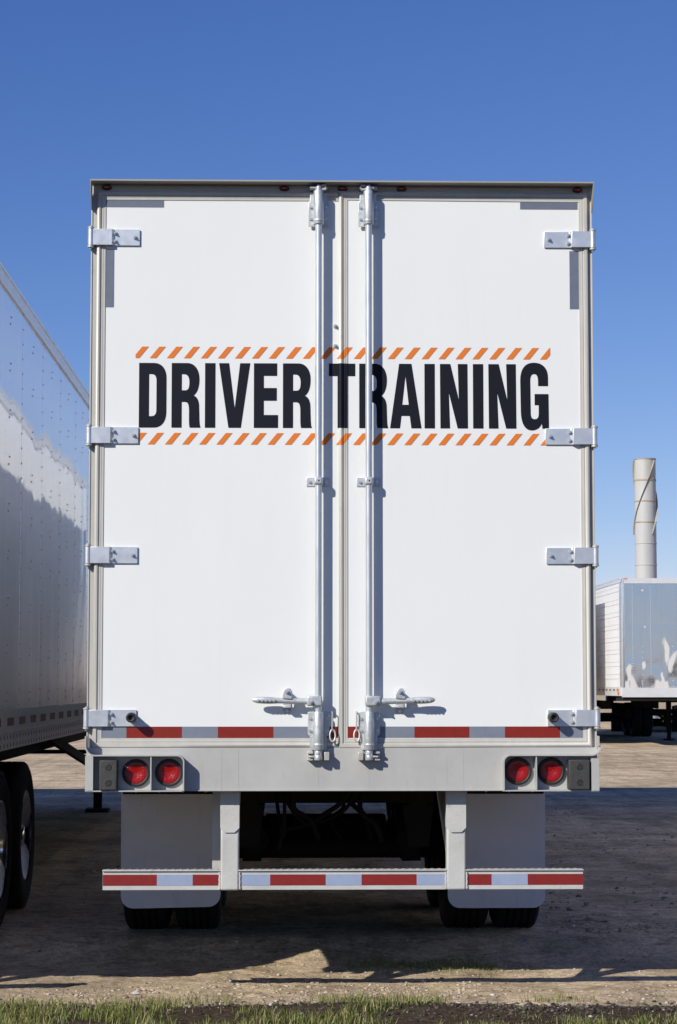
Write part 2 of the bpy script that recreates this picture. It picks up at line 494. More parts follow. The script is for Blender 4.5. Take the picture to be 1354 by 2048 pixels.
# ------------------------------------------------------------------ ground
def ground_mat():
    m = bpy.data.materials.new('gravel_yard')
    m.use_nodes = True
    nt = m.node_tree
    N, L = nt.nodes.new, nt.links.new
    b = nt.nodes['Principled BSDF']
    b.inputs['Roughness'].default_value = 0.92
    b.inputs['Specular IOR Level'].default_value = 0.0
    tc = N('ShaderNodeTexCoord')
    def nz(scale, detail=6, rough=0.65, st=(1, 1, 1)):
        mp = N('ShaderNodeMapping'); mp.inputs['Scale'].default_value = st
        L(tc.outputs['Object'], mp.inputs['Vector'])
        n = N('ShaderNodeTexNoise')
        n.inputs['Scale'].default_value = scale
        n.inputs['Detail'].default_value = detail
        n.inputs['Roughness'].default_value = rough
        L(mp.outputs[0], n.inputs['Vector'])
        return n.outputs[0]
    def ramp(src, stops):
        r = N('ShaderNodeValToRGB')
        e = r.color_ramp.elements
        while len(e) < len(stops):
            e.new(0.5)
        for q, (p, c) in zip(e, stops):
            q.position = p; q.color = (*c, 1)
        L(src, r.inputs[0])
        return r.outputs[0]
    def mix(a, bb, f, typ='MIX'):
        x = N('ShaderNodeMix'); x.data_type = 'RGBA'; x.blend_type = typ
        for s_, v in (('A', a), ('B', bb), ('Factor', f)):
            if isinstance(v, (int, float)):
                x.inputs[s_].default_value = v
            elif isinstance(v, tuple):
                x.inputs[s_].default_value = (*v, 1)
            else:
                L(v, x.inputs[s_])
        return x.outputs['Result']
    big = ramp(nz(0.22, 5, 0.6), [(0.35, (0.70, 0.55, 0.375)), (0.55, (0.82, 0.65, 0.455)), (0.75, (0.68, 0.555, 0.40))])
    tracks = ramp(nz(0.9, 5, 0.6, (0.12, 1.6, 1)), [(0.38, (0.93, 0.925, 0.92)), (0.62, (1.03, 1.025, 1.02))])
    c = mix(big, tracks, 1.0, 'MULTIPLY')
    fine = ramp(nz(55, 6, 0.8), [(0.30, (0.50, 0.50, 0.50)), (0.52, (1.0, 1.0, 1.0)), (0.72, (1.32, 1.30, 1.28))])
    c = mix(c, fine, 0.8, 'MULTIPLY')
    vo = N('ShaderNodeTexVoronoi'); vo.inputs['Scale'].default_value = 42
    L(tc.outputs['Object'], vo.inputs['Vector'])
    peb = ramp(vo.outputs['Color'], [(0.2, (0.62, 0.60, 0.58)), (0.6, (1.0, 1.0, 1.0)), (0.95, (1.35, 1.33, 1.3))])
    c = mix(c, peb, 0.55, 'MULTIPLY')
    blot = ramp(nz(1.5, 8, 0.72, (1, 0.8, 1)), [(0.34, (0.52, 0.51, 0.50)), (0.50, (0.95, 0.95, 0.95)), (0.66, (1.14, 1.13, 1.12))])
    c = mix(c, blot, 0.95, 'MULTIPLY')
    mid = ramp(nz(8, 7, 0.75, (0.8, 1.1, 1)), [(0.36, (0.48, 0.465, 0.45)), (0.50, (0.98, 0.98, 0.98)), (0.68, (1.18, 1.17, 1.15))])
    c = mix(c, mid, 0.8, 'MULTIPLY')
    rut = ramp(nz(1.1, 6, 0.6, (2.6, 0.16, 1)), [(0.36, (0.70, 0.69, 0.68)), (0.48, (1.0, 1.0, 1.0)), (0.66, (1.08, 1.08, 1.07))])
    c = mix(c, rut, 0.7, 'MULTIPLY')
    # dark oil-stained, driven-in dirt between and behind the trailers
    stain = N('ShaderNodeMapRange'); stain.inputs['From Min'].default_value = 0.46; stain.inputs['From Max'].default_value = 0.62; stain.inputs['To Max'].default_value = 0.50
    L(nz(0.55, 6, 0.65), stain.inputs['Value'])
    c = mix(c, (0.32, 0.25, 0.18), stain.outputs[0])
    # dark soil under the grass verge: starts at a wandering edge
    sep = N('ShaderNodeSeparateXYZ'); L(tc.outputs['Object'], sep.inputs[0])
    a1 = N('ShaderNodeMath'); a1.operation = 'MULTIPLY_ADD'; a1.inputs[1].default_value = 0.5; a1.inputs[2].default_value = -0.25
    L(nz(3.5, 6, 0.7), a1.inputs[0])
    a2 = N('ShaderNodeMath'); a2.operation = 'ADD'; L(sep.outputs['Y'], a2.inputs[0]); L(a1.outputs[0], a2.inputs[1])
    so = N('ShaderNodeMapRange'); so.inputs['From Min'].default_value = -0.06; so.inputs['From Max'].default_value = -0.17
    L(a2.outputs[0], so.inputs['Value'])
    soil = ramp(nz(30, 6, 0.75), [(0.3, (0.030, 0.022, 0.016)), (0.55, (0.085, 0.064, 0.046)), (0.78, (0.20, 0.17, 0.14))])
    c = mix(c, soil, so.outputs[0])
    L(c, b.inputs['Base Color'])
    bp = N('ShaderNodeBump'); bp.inputs['Strength'].default_value = 0.9; bp.inputs['Distance'].default_value = 0.015
    L(nz(38, 6, 0.75), bp.inputs['Height'])
    bp2 = N('ShaderNodeBump'); bp2.inputs['Strength'].default_value = 0.3; bp2.inputs['Distance'].default_value = 0.05
    L(nz(6, 5, 0.6), bp2.inputs['Height']); L(bp.outputs[0], bp2.inputs['Normal'])
    L(bp2.outputs[0], b.inputs['Normal'])
    return m
M['ground'] = ground_mat()

def sstep(a, b, x):
    t = np.clip((x - a) / (b - a), 0, 1)
    return t * t * (3 - 2 * t)
def fbm(x, y):
    z = 0
    for f, a, p in ((0.7, 0.5, 1.3), (1.6, 0.28, 4.1), (3.7, 0.14, 7.7), (8.3, 0.06, 2.2), (19.0, 0.03, 9.1)):
        z = z + a * (np.sin(f * x * 1.1 + p + 1.7 * np.sin(f * y * 0.83 + p * 2)) * np.cos(f * y * 0.97 + p * 3 + 1.3 * np.sin(f * x * 0.61 + p)))
    return z
def gh(x, y):
    """ground height: a shallow dip behind the trailers, ruts and bumps, a low soil bank at the verge"""
    x = np.asarray(x, dtype=float); y = np.asarray(y, dtype=float)
    near = np.exp(-((x / 9) ** 2)) * sstep(-9, -5, y) * (1 - sstep(9, 16, y))
    dip = -0.085 * sstep(-6, -1.2, y) * (1 - sstep(1.5, 2.3, y)) * np.exp(-((x / 10) ** 4))
    b = (0.020 * fbm(x, y) + 0.007 * fbm(x * 4.3 + 2, y * 4.9) * np.clip(0.5 + fbm(x * 1.1 + 3, y * 1.4), 0, 1.5) + 0.003 * fbm(x * 13 + 1, y * 11)) * near * (1 - 0.7 * sstep(1.9, 2.3, y) * (1 - sstep(4.4, 4.8, y)))
    bank = 0.040 * np.exp(-(((y + 0.22 + 0.10 * np.sin(1.3 * x + 0.5)) / 0.16) ** 2)) * (0.6 + 0.4 * np.sin(2.1 * x + 1)) * near
    return dip + b + bank

def axis(lo, hi, step, far, ratio=1.35):
    a = list(np.arange(lo, hi + 1e-6, step))
    s_, v = step, lo
    left = []
    while v > -far:
        s_ *= ratio; v -= s_; left.append(v)
    s_, v = step, hi
    right = []
    while v < far:
        s_ *= ratio; v += s_; right.append(v)
    return np.array(left[::-1] + a + right)
gx = axis(-3.6, 3.6, 0.03, 3000, 1.12)
gy = np.concatenate([axis(-2.2, 3.0, 0.025, 3000, 1.12)])
GX, GY = np.meshgrid(gx, gy)
GZ = gh(GX, GY)
# trodden, crumbly surface: small lumps, thicker in patches
_lump = np.clip(0.35 + 1.3 * fbm(GX * 1.4 + 7, GY * 1.9), 0.08, 1.2) * (np.abs(GX) < 3.7) * (GY > -0.4) * (GY < 3.1)
_jit = RNG.normal(0, 1, GX.shape)
_jit = 0.6 * _jit + 0.4 * (np.roll(_jit, 1, 1) + np.roll(_jit, 1, 0)) / 1.4
GZ = GZ + 0.0042 * _jit * _lump
V = np.stack([GX, GY, GZ], -1).reshape(-1, 3)
nx, ny = len(gx), len(gy)
i0 = (np.arange(ny - 1)[:, None] * nx + np.arange(nx - 1)[None]).ravel()
F = np.stack([i0, i0 + 1, i0 + nx + 1, i0 + nx], -1)
g = link('ground', grid_mesh('ground', V, F, M['ground']))
g.data.polygons.foreach_set('use_smooth', np.ones(len(F), dtype=bool))
g['kind'] = 'structure'

# ------------------------------------------------------------------ glyphs (units: 794 = cap height)
def bez(p0, p1, p2, p3, n=10):
    out = []
    for i in range(1, n + 1):
        t = i / n; u = 1 - t
        out.append((u**3*p0[0] + 3*u*u*t*p1[0] + 3*u*t*t*p2[0] + t**3*p3[0], u**3*p0[1] + 3*u*u*t*p1[1] + 3*u*t*t*p2[1] + t**3*p3[1]))
    return out
def path(txt, k=1.0):
    t = txt.split()
    pts = []; i = 0
    while i < len(t):
        c = t[i]; i += 1
        rd = lambda q: tuple(float(v) * k for v in q.split(','))
        if c in 'ML':
            pts.append(rd(t[i])); i += 1
        elif c == 'C':
            pts += bez(pts[-1], rd(t[i]), rd(t[i + 1]), rd(t[i + 2])); i += 3
    return pts
G = {
 'D': [path('M 0,0 L 180,0 C 280,0 334,75 334,190 L 334,600 C 334,715 280,794 180,794 L 0,794'),
       path('M 122,137 L 150,137 C 195,137 213,165 213,225 L 213,570 C 213,630 195,654 150,654 L 122,654')],
 'R': [path('M 0,0 L 190,0 C 285,0 338,85 338,200 C 338,300 310,370 268,398 C 310,415 330,455 335,520 L 340,700 C 342,745 346,780 356,794 L 222,794 C 216,775 214,745 213,700 L 213,600 C 213,520 205,478 160,478 L 123,478 L 123,794 L 0,794'),
       path('M 123,137 L 150,137 C 198,137 216,180 216,235 C 216,300 205,336 165,336 L 123,336')],
 'I': [path('M 0,0 L 126,0 L 126,794 L 0,794')],
 'V': [path('M 0,0 L 122,0 L 192,560 L 257,0 L 380,0 L 267,794 L 116,794')],
 'E': [path('M 0,0 L 283,0 L 283,154 L 121,154 L 121,304 L 279,304 L 279,460 L 121,460 L 121,636 L 295,636 L 295,794 L 0,794')],
 'T': [path('M 0,0 L 322,0 L 322,154 L 227,154 L 227,794 L 106,794 L 106,154 L 0,154')],
 'A': [path('M 112,0 L 263,0 L 384,794 L 260,794 L 241,642 L 139,642 L 121,794 L 0,794'),
       path('M 189,145 L 228,505 L 149,505')],
 'N': [path('M 0,0 L 127,0 L 230,446 L 219,0 L 337,0 L 340,794 L 215,794 L 107,353 L 121,794 L 4,794')],
 'G': [path('M 311,245 L 311,150 C 311,40 250,-18 155,-18 C 55,-18 0,50 0,190 L 5,540 C 8,660 45,744 125,744 C 180,744 220,715 238,665 L 245,724 L 318,724 L 315,335 L 160,335 L 160,460 L 205,460 L 205,550 C 205,600 190,618 160,618 C 130,618 115,595 115,550 L 112,190 C 112,135 125,110 155,110 C 185,110 198,135 200,190 L 200,245', 1.0967)],
}
# seal down the middle of the doors: how far it stands out at x
SEAL = [(-0.0205, 0.0), (-0.020, 0.006), (-0.016, 0.011), (-0.008, 0.014), (0.000, 0.011), (0.005, 0.005), (0.007, 0.003), (0.008, 0.006), (0.014, 0.006), (0.015, 0.0045), (0.0265, 0.004), (0.027, 0.0)]
def seal_h(x):
    return float(np.interp(x, [p[0] for p in SEAL], [p[1] for p in SEAL], left=0, right=0))
def flat_decal(name, loops, m, parent, off=0.0015):
    """thin vinyl that follows the door face and, where it crosses it, the middle seal"""
    polys = [[Vector((x, z, 0)) for x, z in lp] for lp in loops]
    tri = geometry.tessellate_polygon(polys)
    flat = [p for lp in polys for p in lp]
    bm = bmesh.new()
    vs = [bm.verts.new((p.x, 0, p.y)) for p in flat]
    for t in tri:
        try:
            bm.faces.new([vs[i] for i in t])
        except ValueError:
            pass
    xs = [p.x for p in flat]
    if min(xs) < 0.03 and max(xs) > -0.022:
        for (sx, _) in SEAL:
            if min(xs) < sx < max(xs):
                bmesh.ops.bisect_plane(bm, geom=bm.verts[:] + bm.edges[:] + bm.faces[:], plane_co=(sx, 0, 0), plane_no=(1, 0, 0))
    for v in bm.verts:
        v.co.y = -seal_h(v.co.x) - off
    bmesh.ops.recalc_face_normals(bm, faces=bm.faces)
    if bm.faces and sum(f.normal.y for f in bm.faces) > 0:
        bmesh.ops.reverse_faces(bm, faces=bm.faces)
    me = bpy.data.meshes.new(name)
    bm.to_mesh(me); bm.free()
    me.materials.append(M[m])
    return link(name, me, parent)

# ------------------------------------------------------------------ shared meshes
def bolt_mesh():
    b = MB()
    b.cyl((0, 0, 0), (0, -0.003, 0), 0.0115, n=12)
    b.cyl((0, -0.003, 0), (0, -0.011, 0), 0.0088, n=6)
    b.cyl((0, -0.011, 0), (0, -0.020, 0), 0.0050, 0.0042, n=8)
    return b.mesh('bolt', 'bolt', smooth=True)
BOLT = bolt_mesh()
def small_bolt_mesh():
    b = MB()
    b.cyl((0, 0, 0), (0, -0.002, 0), 0.009, n=10)
    b.cyl((0, -0.002, 0), (0, -0.010, 0), 0.0068, n=6)
    return b.mesh('bolt', 'bolt')
SBOLT = small_bolt_mesh()

def tyre_mesh():
    pr = [(0.30, -0.118), (0.33, -0.132), (0.40, -0.140), (0.455, -0.136), (0.487, -0.122), (0.500, -0.105)]
    for c in (-0.065, -0.022, 0.022, 0.065):
        pr += [(0.502, c - 0.008), (0.488, c - 0.006), (0.488, c + 0.006), (0.502, c + 0.008)]
    pr += [(0.500, 0.105), (0.487, 0.122), (0.455, 0.136), (0.40, 0.140), (0.33, 0.132), (0.30, 0.118)]
    b = MB().lathe(pr, n=56)
    return b.mesh('tyre', 'tyre', angle=40)
def rim_mesh(outer):
    s = 1
    pr = [(0.300, 0.118), (0.306, 0.126), (0.298, 0.130), (0.288, 0.122), (0.282, 0.090), (0.262, 0.060), (0.255, -0.02), (0.235, -0.045), (0.17, -0.050), (0.155, -0.030), (0.11, -0.025)]
    if not outer:
        pr = [(r, a) for r, a in pr]
    b = MB().lathe(pr, n=48)
    return b.mesh('rim', 'chrome', angle=50)
def back_mesh():
    b = MB().lathe([(0.302, -0.118), (0.29, -0.126), (0.27, -0.09), (0.262, -0.05)], n=32)
    return b.mesh('rim', 'black')
def hub_mesh():
    b = MB().lathe([(0.115, -0.03), (0.112, 0.03), (0.085, 0.075), (0.07, 0.105), (0.055, 0.115), (0.001, 0.117)], n=24)
    for k in range(10):
        t = 2 * math.pi * k / 10
        b.cyl((-0.045, 0.142 * math.cos(t), 0.142 * math.sin(t)), (0.0, 0.142 * math.cos(t), 0.142 * math.sin(t)), 0.016, n=6)
    return b.mesh('hub', 'chrome')
TYRE, RIM, RIMB, HUB = tyre_mesh(), rim_mesh(True), back_mesh(), hub_mesh()
DUAL_O, DUAL_I = 1.148, 0.832

def wheel_pair(parent, y, side):
    """outer and inner wheel of one dual; side = +1 / -1"""
    rz = 0 if side > 0 else math.pi
    for xx, outer in ((DUAL_O, True), (DUAL_I, False)):
        w = link('wheel', TYRE, parent, (side * xx, y, 0.495), (random.uniform(0, 6), 0, rz))
        if outer:
            link('rim', RIM, w); link('hub', HUB, w)
        else:
            link('rim', RIMB, w)

def running_gear(parent, ys, legy, legx=0.80, rail_z=(0.86, 1.0), detail=True, front_brace=True):
    for y in ys:
        for s in (-1, 1):
            wheel_pair(parent, y, s)
        part('axle', MB().cyl((-1.1, y, 0.495), (1.1, y, 0.495), 0.064, n=16), 'black', parent)
        for s in (-1, 1):
            part('brake_chamber', MB().cyl((s * 0.48, y - 0.30, 0.56), (s * 0.48, y - 0.14, 0.56), 0.085, n=18).cyl((s * 0.48, y - 0.14, 0.56), (s * 0.48, y - 0.02, 0.56), 0.03, n=10), 'black', parent, bevel=0.006)
            b = MB()
            b.obox((s * 0.50, y - 0.55, 0.62), (s * 0.50, y + 0.50, 0.60), 0.09, 0.05)
            b.box(s * 0.50 - 0.06, s * 0.50 + 0.06, y - 0.12, y + 0.12, 0.42, 0.66)
            part('leaf_spring', b, 'black', parent, bevel=0.006)
    y0, y1 = ys[0] - 0.75, ys[-1] + 0.75
    b = MB()
    for s in (-1, 1):
        b.box(s * 0.50 - 0.05, s * 0.50 + 0.05, y0, y1, 0.80, 0.985)
    part('slider_frame', b, 'black', parent, bevel=0.004)
    for y in (y0 + 0.06, ys[0] + 0.62, y1 - 0.06):
        b = MB()
        b.box(-0.60, 0.60, y - 0.05, y + 0.05, 0.815, 0.985)
        part('crossmember', b, 'black', parent, bevel=0.004)
    for s in (-1, 1):
        for y in (y0 + 0.12, ys[0] + 0.62, y1 - 0.12):
            part('spring_hanger', MB().poly_prism([(s * 0.42, 0.80), (s * 0.60, 0.80), (s * 0.57, 0.55), (s * 0.45, 0.55)], y - 0.08, y + 0.08), 'black', parent)
    # air tank slung between the rails
    ya = ys[0] + 0.32
    part('air_tank', MB().cyl((-0.42, ya, 0.575), (0.36, ya, 0.575), 0.115, n=20), 'black', parent, bevel=0.02)
    # long rails under the deck
    for s in (-1, 1):
        part('chassis_rail', MB().box(s * 0.62 - 0.04, s * 0.62 + 0.04, y1 + 0.02, legy + 0.5, rail_z[0] + 0.02, 1.085), 'black', parent, bevel=0.004)
    for s in (-1, 1):
        b = MB()
        b.box(s * legx - 0.065, s * legx + 0.065, legy - 0.065, legy + 0.065, 0.30, 1.08)
        b.box(s * legx - 0.05, s * legx + 0.05, legy - 0.05, legy + 0.05, 0.045, 0.30)
        leg = part('landing_leg', b, 'black', parent, bevel=0.006)
        part('foot', MB().box(s * legx - 0.14, s * legx + 0.14, legy - 0.13, legy + 0.13, 0.0, 0.045), 'black', leg, bevel=0.006)
        if front_brace:
            part('brace', MB().obox((s * legx, legy - 0.05, 0.52), (s * (legx - 0.02), legy - 5.2, 1.02), 0.05, 0.09), 'black', leg)
    part('leg_crossbar', MB().cyl((-legx, legy, 0.72), (legx, legy, 0.72), 0.025, n=10), 'black', parent)
    part('crank_handle', MB().tube([(legx + 0.06, legy, 0.8), (legx + 0.2, legy, 0.8), (legx + 0.2, legy, 0.65), (legx + 0.3, legy, 0.65)], 0.012), 'black', parent)

def rivet_cloud(pts, nrm, r=0.008, h=0.005):
    """pts list of positions, nrm outward normal: small dome heads in one mesh"""
    V, F = [], []
    n = Vector(nrm); a = n.orthogonal().normalized(); b_ = n.cross(a)
    for p in pts:
        p = Vector(p); k = len(V)
        for j in range(6):
            t = j * math.pi / 3
            V.append(tuple(p + a * r * math.cos(t) + b_ * r * math.sin(t)))
        V.append(tuple(p + n * h))
        for j in range(6):
            F.append((k + j, k + (j + 1) % 6, k + 6))
    return V, F

def side_panels(parent, sx, W, L, z0, z1, pitch, m, first=0.0, rivets=True):
    """upright sheet panels along one side, lapped at riveted seams"""
    y = 0.03
    seams = []
    k = 0
    ny_ = y + (first if first > 0.2 else pitch)
    P = []
    while y < L - 0.05:
        e = min(ny_, L - 0.02)
        o0 = random.uniform(0, 0.0045); o1 = random.uniform(0, 0.0045)
        b = MB()
        x_in = sx * (W - 0.02)
        q = [(x_in, y), (x_in, e), (sx * (W + o1), e - 0.003), (sx * (W + o0), y + 0.003)]
        bm = b.bm
        lo = [bm.verts.new((p[0], p[1], z0)) for p in q]
        hi = [bm.verts.new((p[0], p[1], z1)) for p in q]
        bm.faces.new(lo); bm.faces.new(hi[::-1])
        for i in range(4):
            bm.faces.new((lo[i], hi[i], hi[(i + 1) % 4], lo[(i + 1) % 4]))
        part('panel', b, m, parent, smooth=False)
        seams.append(e)
        if rivets:
            mid = (y + e) / 2
            for zz in np.arange(z0 + 0.06, z1, 0.30):
                P.append((sx * (W + 0.0040), mid - 0.02, zz)); P.append((sx * (W + 0.0040), mid + 0.02, zz + 0.05))
        y = e; ny_ = y + pitch
    if rivets:
        for e in seams[:-1]:
            for zz in np.arange(z0 + 0.03, z1, 0.10):
                P.append((sx * (W + 0.0046), e + 0.016, zz))
        V, F = rivet_cloud(P, (sx, 0, 0))
        o = link('rivets', grid_mesh('rivets', V, F, M['rivet']), parent)
        o['kind'] = 'stuff'
    return seams

def trailer_shell(parent, W, L, ztop, zpan, zbot, side_m, nose_m, pitch, first, tape_m=('tape_old', 'tape_grey'), ribs=False, roof_m='rail', hole_rows=True):
    part('floor_deck', MB().box(-W + 0.022, W - 0.022, 0.05, L - 0.03, zbot + 0.03, zbot + 0.14), 'black', parent)
    part('roof', MB().box(-W + 0.004, W - 0.004, 0.03, L - 0.01, ztop - 0.022, ztop - 0.004), roof_m, parent)
    for sx in (-1, 1):
        if ribs:
            z = zpan + 0.002
            k = 0
            while z < ztop - 0.11:
                h = (0.20, 0.11)[k % 2]
                z1_ = min(z + h, ztop - 0.102)
                b = MB().box(sx * (W - 0.02), sx * (W + 0.003 * (k % 2)), 0.05, L - 0.10, z, z1_ - 0.008)
                part('plank', b, side_m, parent, bevel=0.002)
                z = z1_; k += 1
            part('wall_liner', MB().box(sx * (W - 0.035), sx * (W - 0.022), 0.05, L - 0.05, zpan, ztop - 0.1), 'rail', parent)
        else:
            side_panels(parent, sx, W, L, zpan, ztop - 0.100, pitch, side_m, first)
        # top rail with its bead and rivets
        tr = part('top_rail', MB().box(sx * (W - 0.025), sx * (W + 0.010), 0.02, L - 0.01, ztop - 0.100, ztop - 0.022).box(sx * (W - 0.03), sx * (W + 0.016), 0.02, L - 0.01, ztop - 0.0215, ztop).box(sx * (W - 0.01), sx * (W + 0.015), 0.02, L - 0.01, ztop - 0.112, ztop - 0.1005), 'rail', parent)
        V, F = rivet_cloud([(sx * (W + 0.010), y, ztop - 0.06 + 0.012 * (i % 2)) for i, y in enumerate(np.arange(0.1, L - 0.1, 0.14))], (sx, 0, 0), 0.005)
        o = link('rivets', grid_mesh('rivets', V, F, M['rail']), tr); o['kind'] = 'stuff'
        br = part('bottom_rail', MB().box(sx * (W - 0.025), sx * (W + 0.012), 0.03, L - 0.02, zbot, zpan - 0.001).box(sx * (W - 0.02), sx * (W + 0.018), 0.03, L - 0.02, zpan - 0.145, zpan - 0.138), 'rail', parent)
        # punched holes along the lower flange
        P = []
        if hole_rows:
            for i, y in enumerate(np.arange(0.12, min(L, 11) - 0.1, 0.16)):
                P.append((sx * (W + 0.0125), y, zbot + 0.078)); P.append((sx * (W + 0.0125), y, zbot + 0.026))
            V, F = rivet_cloud(P, (sx, 0, 0), 0.016, 0.0015)
            o = link('flange_holes', grid_mesh('flange_holes', V, F, M['black']), br); o['kind'] = 'stuff'
        for i, y in enumerate(np.arange(0.35, L - 0.4, 0.62)):
            part('reflector_block', MB().box(sx * (W + 0.0122), sx * (W + 0.015), y, y + 0.30, zpan - 0.10, zpan - 0.050), tape_m[0], br, smooth=False)
            if i > 24:
                break
    # nose
    n = part('front_wall', MB().box(-W + 0.09, W - 0.09, L - 0.02, L, zbot + 0.16, ztop - 0.10), nose_m, parent)
    return n

# ------------------------------------------------------------------ rear end of a trailer
def sweep(pathpts, profile, inward, closed=False):
    """mitred extrusion. pathpts (x,z) outer line, profile [(w inward, h out)], inward = +1 if inside lies to the left of travel"""
    n = len(pathpts)
    P = [Vector(p) for p in pathpts]
    b = MB()
    rings = []
    for i in range(n):
        if closed:
            d0 = (P[i] - P[i - 1]).normalized(); d1 = (P[(i + 1) % n] - P[i]).normalized()
        else:
            d0 = (P[i] - P[i - 1]).normalized() if i else (P[1] - P[0]).normalized()
            d1 = (P[i + 1] - P[i]).normalized() if i < n - 1 else d0
        n0 = Vector((-d0.y, d0.x)) * inward; n1 = Vector((-d1.y, d1.x)) * inward
        m = (n0 + n1)
        m = m / max(1e-6, m.dot(n0))
        rings.append([b.bm.verts.new((P[i].x + m.x * w, -h, P[i].y + m.y * w)) for w, h in profile])
    for i in range(n if closed else n - 1):
        A, B = rings[i], rings[(i + 1) % n]
        for j in range(len(profile) - 1):
            b.bm.faces.new((A[j], A[j + 1], B[j + 1], B[j]))
    return b
GPROF = [(0.0, 0.0), (0.0005, 0.006), (0.004, 0.011), (0.012, 0.014), (0.020, 0.011), (0.025, 0.005), (0.027, 0.003), (0.028, 0.006), (0.034, 0.006), (0.035, 0.0045), (0.0465, 0.004), (0.047, 0.0)]
ZB, ZT = 1.204, 4.072

def build_hinge(parent, s, zc, knob):
    x = lambda v: s * v
    b = MB()
    # raised strap bridging the seal, cranked down to a flat leaf
    prof = [(1.296, -0.018), (1.225, -0.018), (1.195, -0.018), (1.184, -0.002), (1.060, -0.002)]
    top = [(1.296, -0.027), (1.222, -0.027), (1.190, -0.027), (1.179, -0.010), (1.060, -0.010)]
    end = 1.048
    prof[-1] = (end, -0.002); top[-1] = (end, -0.010)
    loop = prof + top[::-1]
    lo = [b.bm.verts.new((x(p[0]), p[1], zc - 0.042)) for p in loop]
    hi = [b.bm.verts.new((x(p[0]), p[1], zc + 0.042)) for p in loop]
    m = len(loop); n = len(prof)
    for i in range(m):
        b.bm.faces.new((lo[i], lo[(i + 1) % m], hi[(i + 1) % m], hi[i]))
    for i in range(n - 1):
        j = m - 1 - i
        b.bm.faces.new((lo[i], lo[i + 1], lo[j - 1], lo[j])); b.bm.faces.new((hi[i], hi[i + 1], hi[j - 1], hi[j]))
    h = part('hinge', b, 'hinge', parent, bevel=0.0015)
    part('knuckle', MB().cyl((x(1.300), -0.017, zc - 0.042), (x(1.300), -0.017, zc + 0.042), 0.0155, n=16), 'hinge', h)
    pin = MB().cyl((x(1.300), -0.017, zc - 0.062), (x(1.300), -0.017, zc + 0.058), 0.0075, n=10)
    pin.cyl((x(1.300), -0.017, zc + 0.044), (x(1.300), -0.017, zc + 0.052), 0.017, n=14)
    pin.cyl((x(1.300), -0.017, zc - 0.054), (x(1.300), -0.017, zc - 0.044), 0.017, n=14)
    part('hinge_pin', pin, 'castw', h)
    for (bx_, bz) in ((1.174, 0.021), (1.174, -0.021)) + (() if knob else ((1.072, 0.0),)):
        link('bolt', BOLT, h, (x(bx_), -0.010, zc + bz))
    if knob:
        k = MB().lathe([(0.0005, -0.010), (0.022, -0.010), (0.025, -0.016), (0.0245, -0.050), (0.026, -0.075), (0.0245, -0.092), (0.019, -0.096), (0.013, -0.094), (0.011, -0.080), (0.0005, -0.079)], (x(1.070), 0, zc + 0.004), 'y', 24)
        part('rubber_stop', k, 'rubber', h)
    return h

def tail_light(parent, x, z):
    b = MB().lathe([(0.052, -0.006), (0.070, -0.006), (0.0705, -0.014), (0.068, -0.021), (0.060, -0.024), (0.0545, -0.021), (0.053, -0.014)], (x, 0, z), 'y', 40)
    t = part('tail_light', b, 'rubber', parent)
    part('lens', MB().lathe([(0.0545, -0.013), (0.053, -0.0195), (0.050, -0.0205), (0.026, -0.0150), (0.012, -0.0123), (0.0006, -0.0110)], (x, 0, z), 'y', 40), 'lens', t)
    part('backing', MB().lathe([(0.054, -0.0085), (0.0006, -0.0085)], (x, 0, z), 'y', 24), 'rubber', t)
    return t

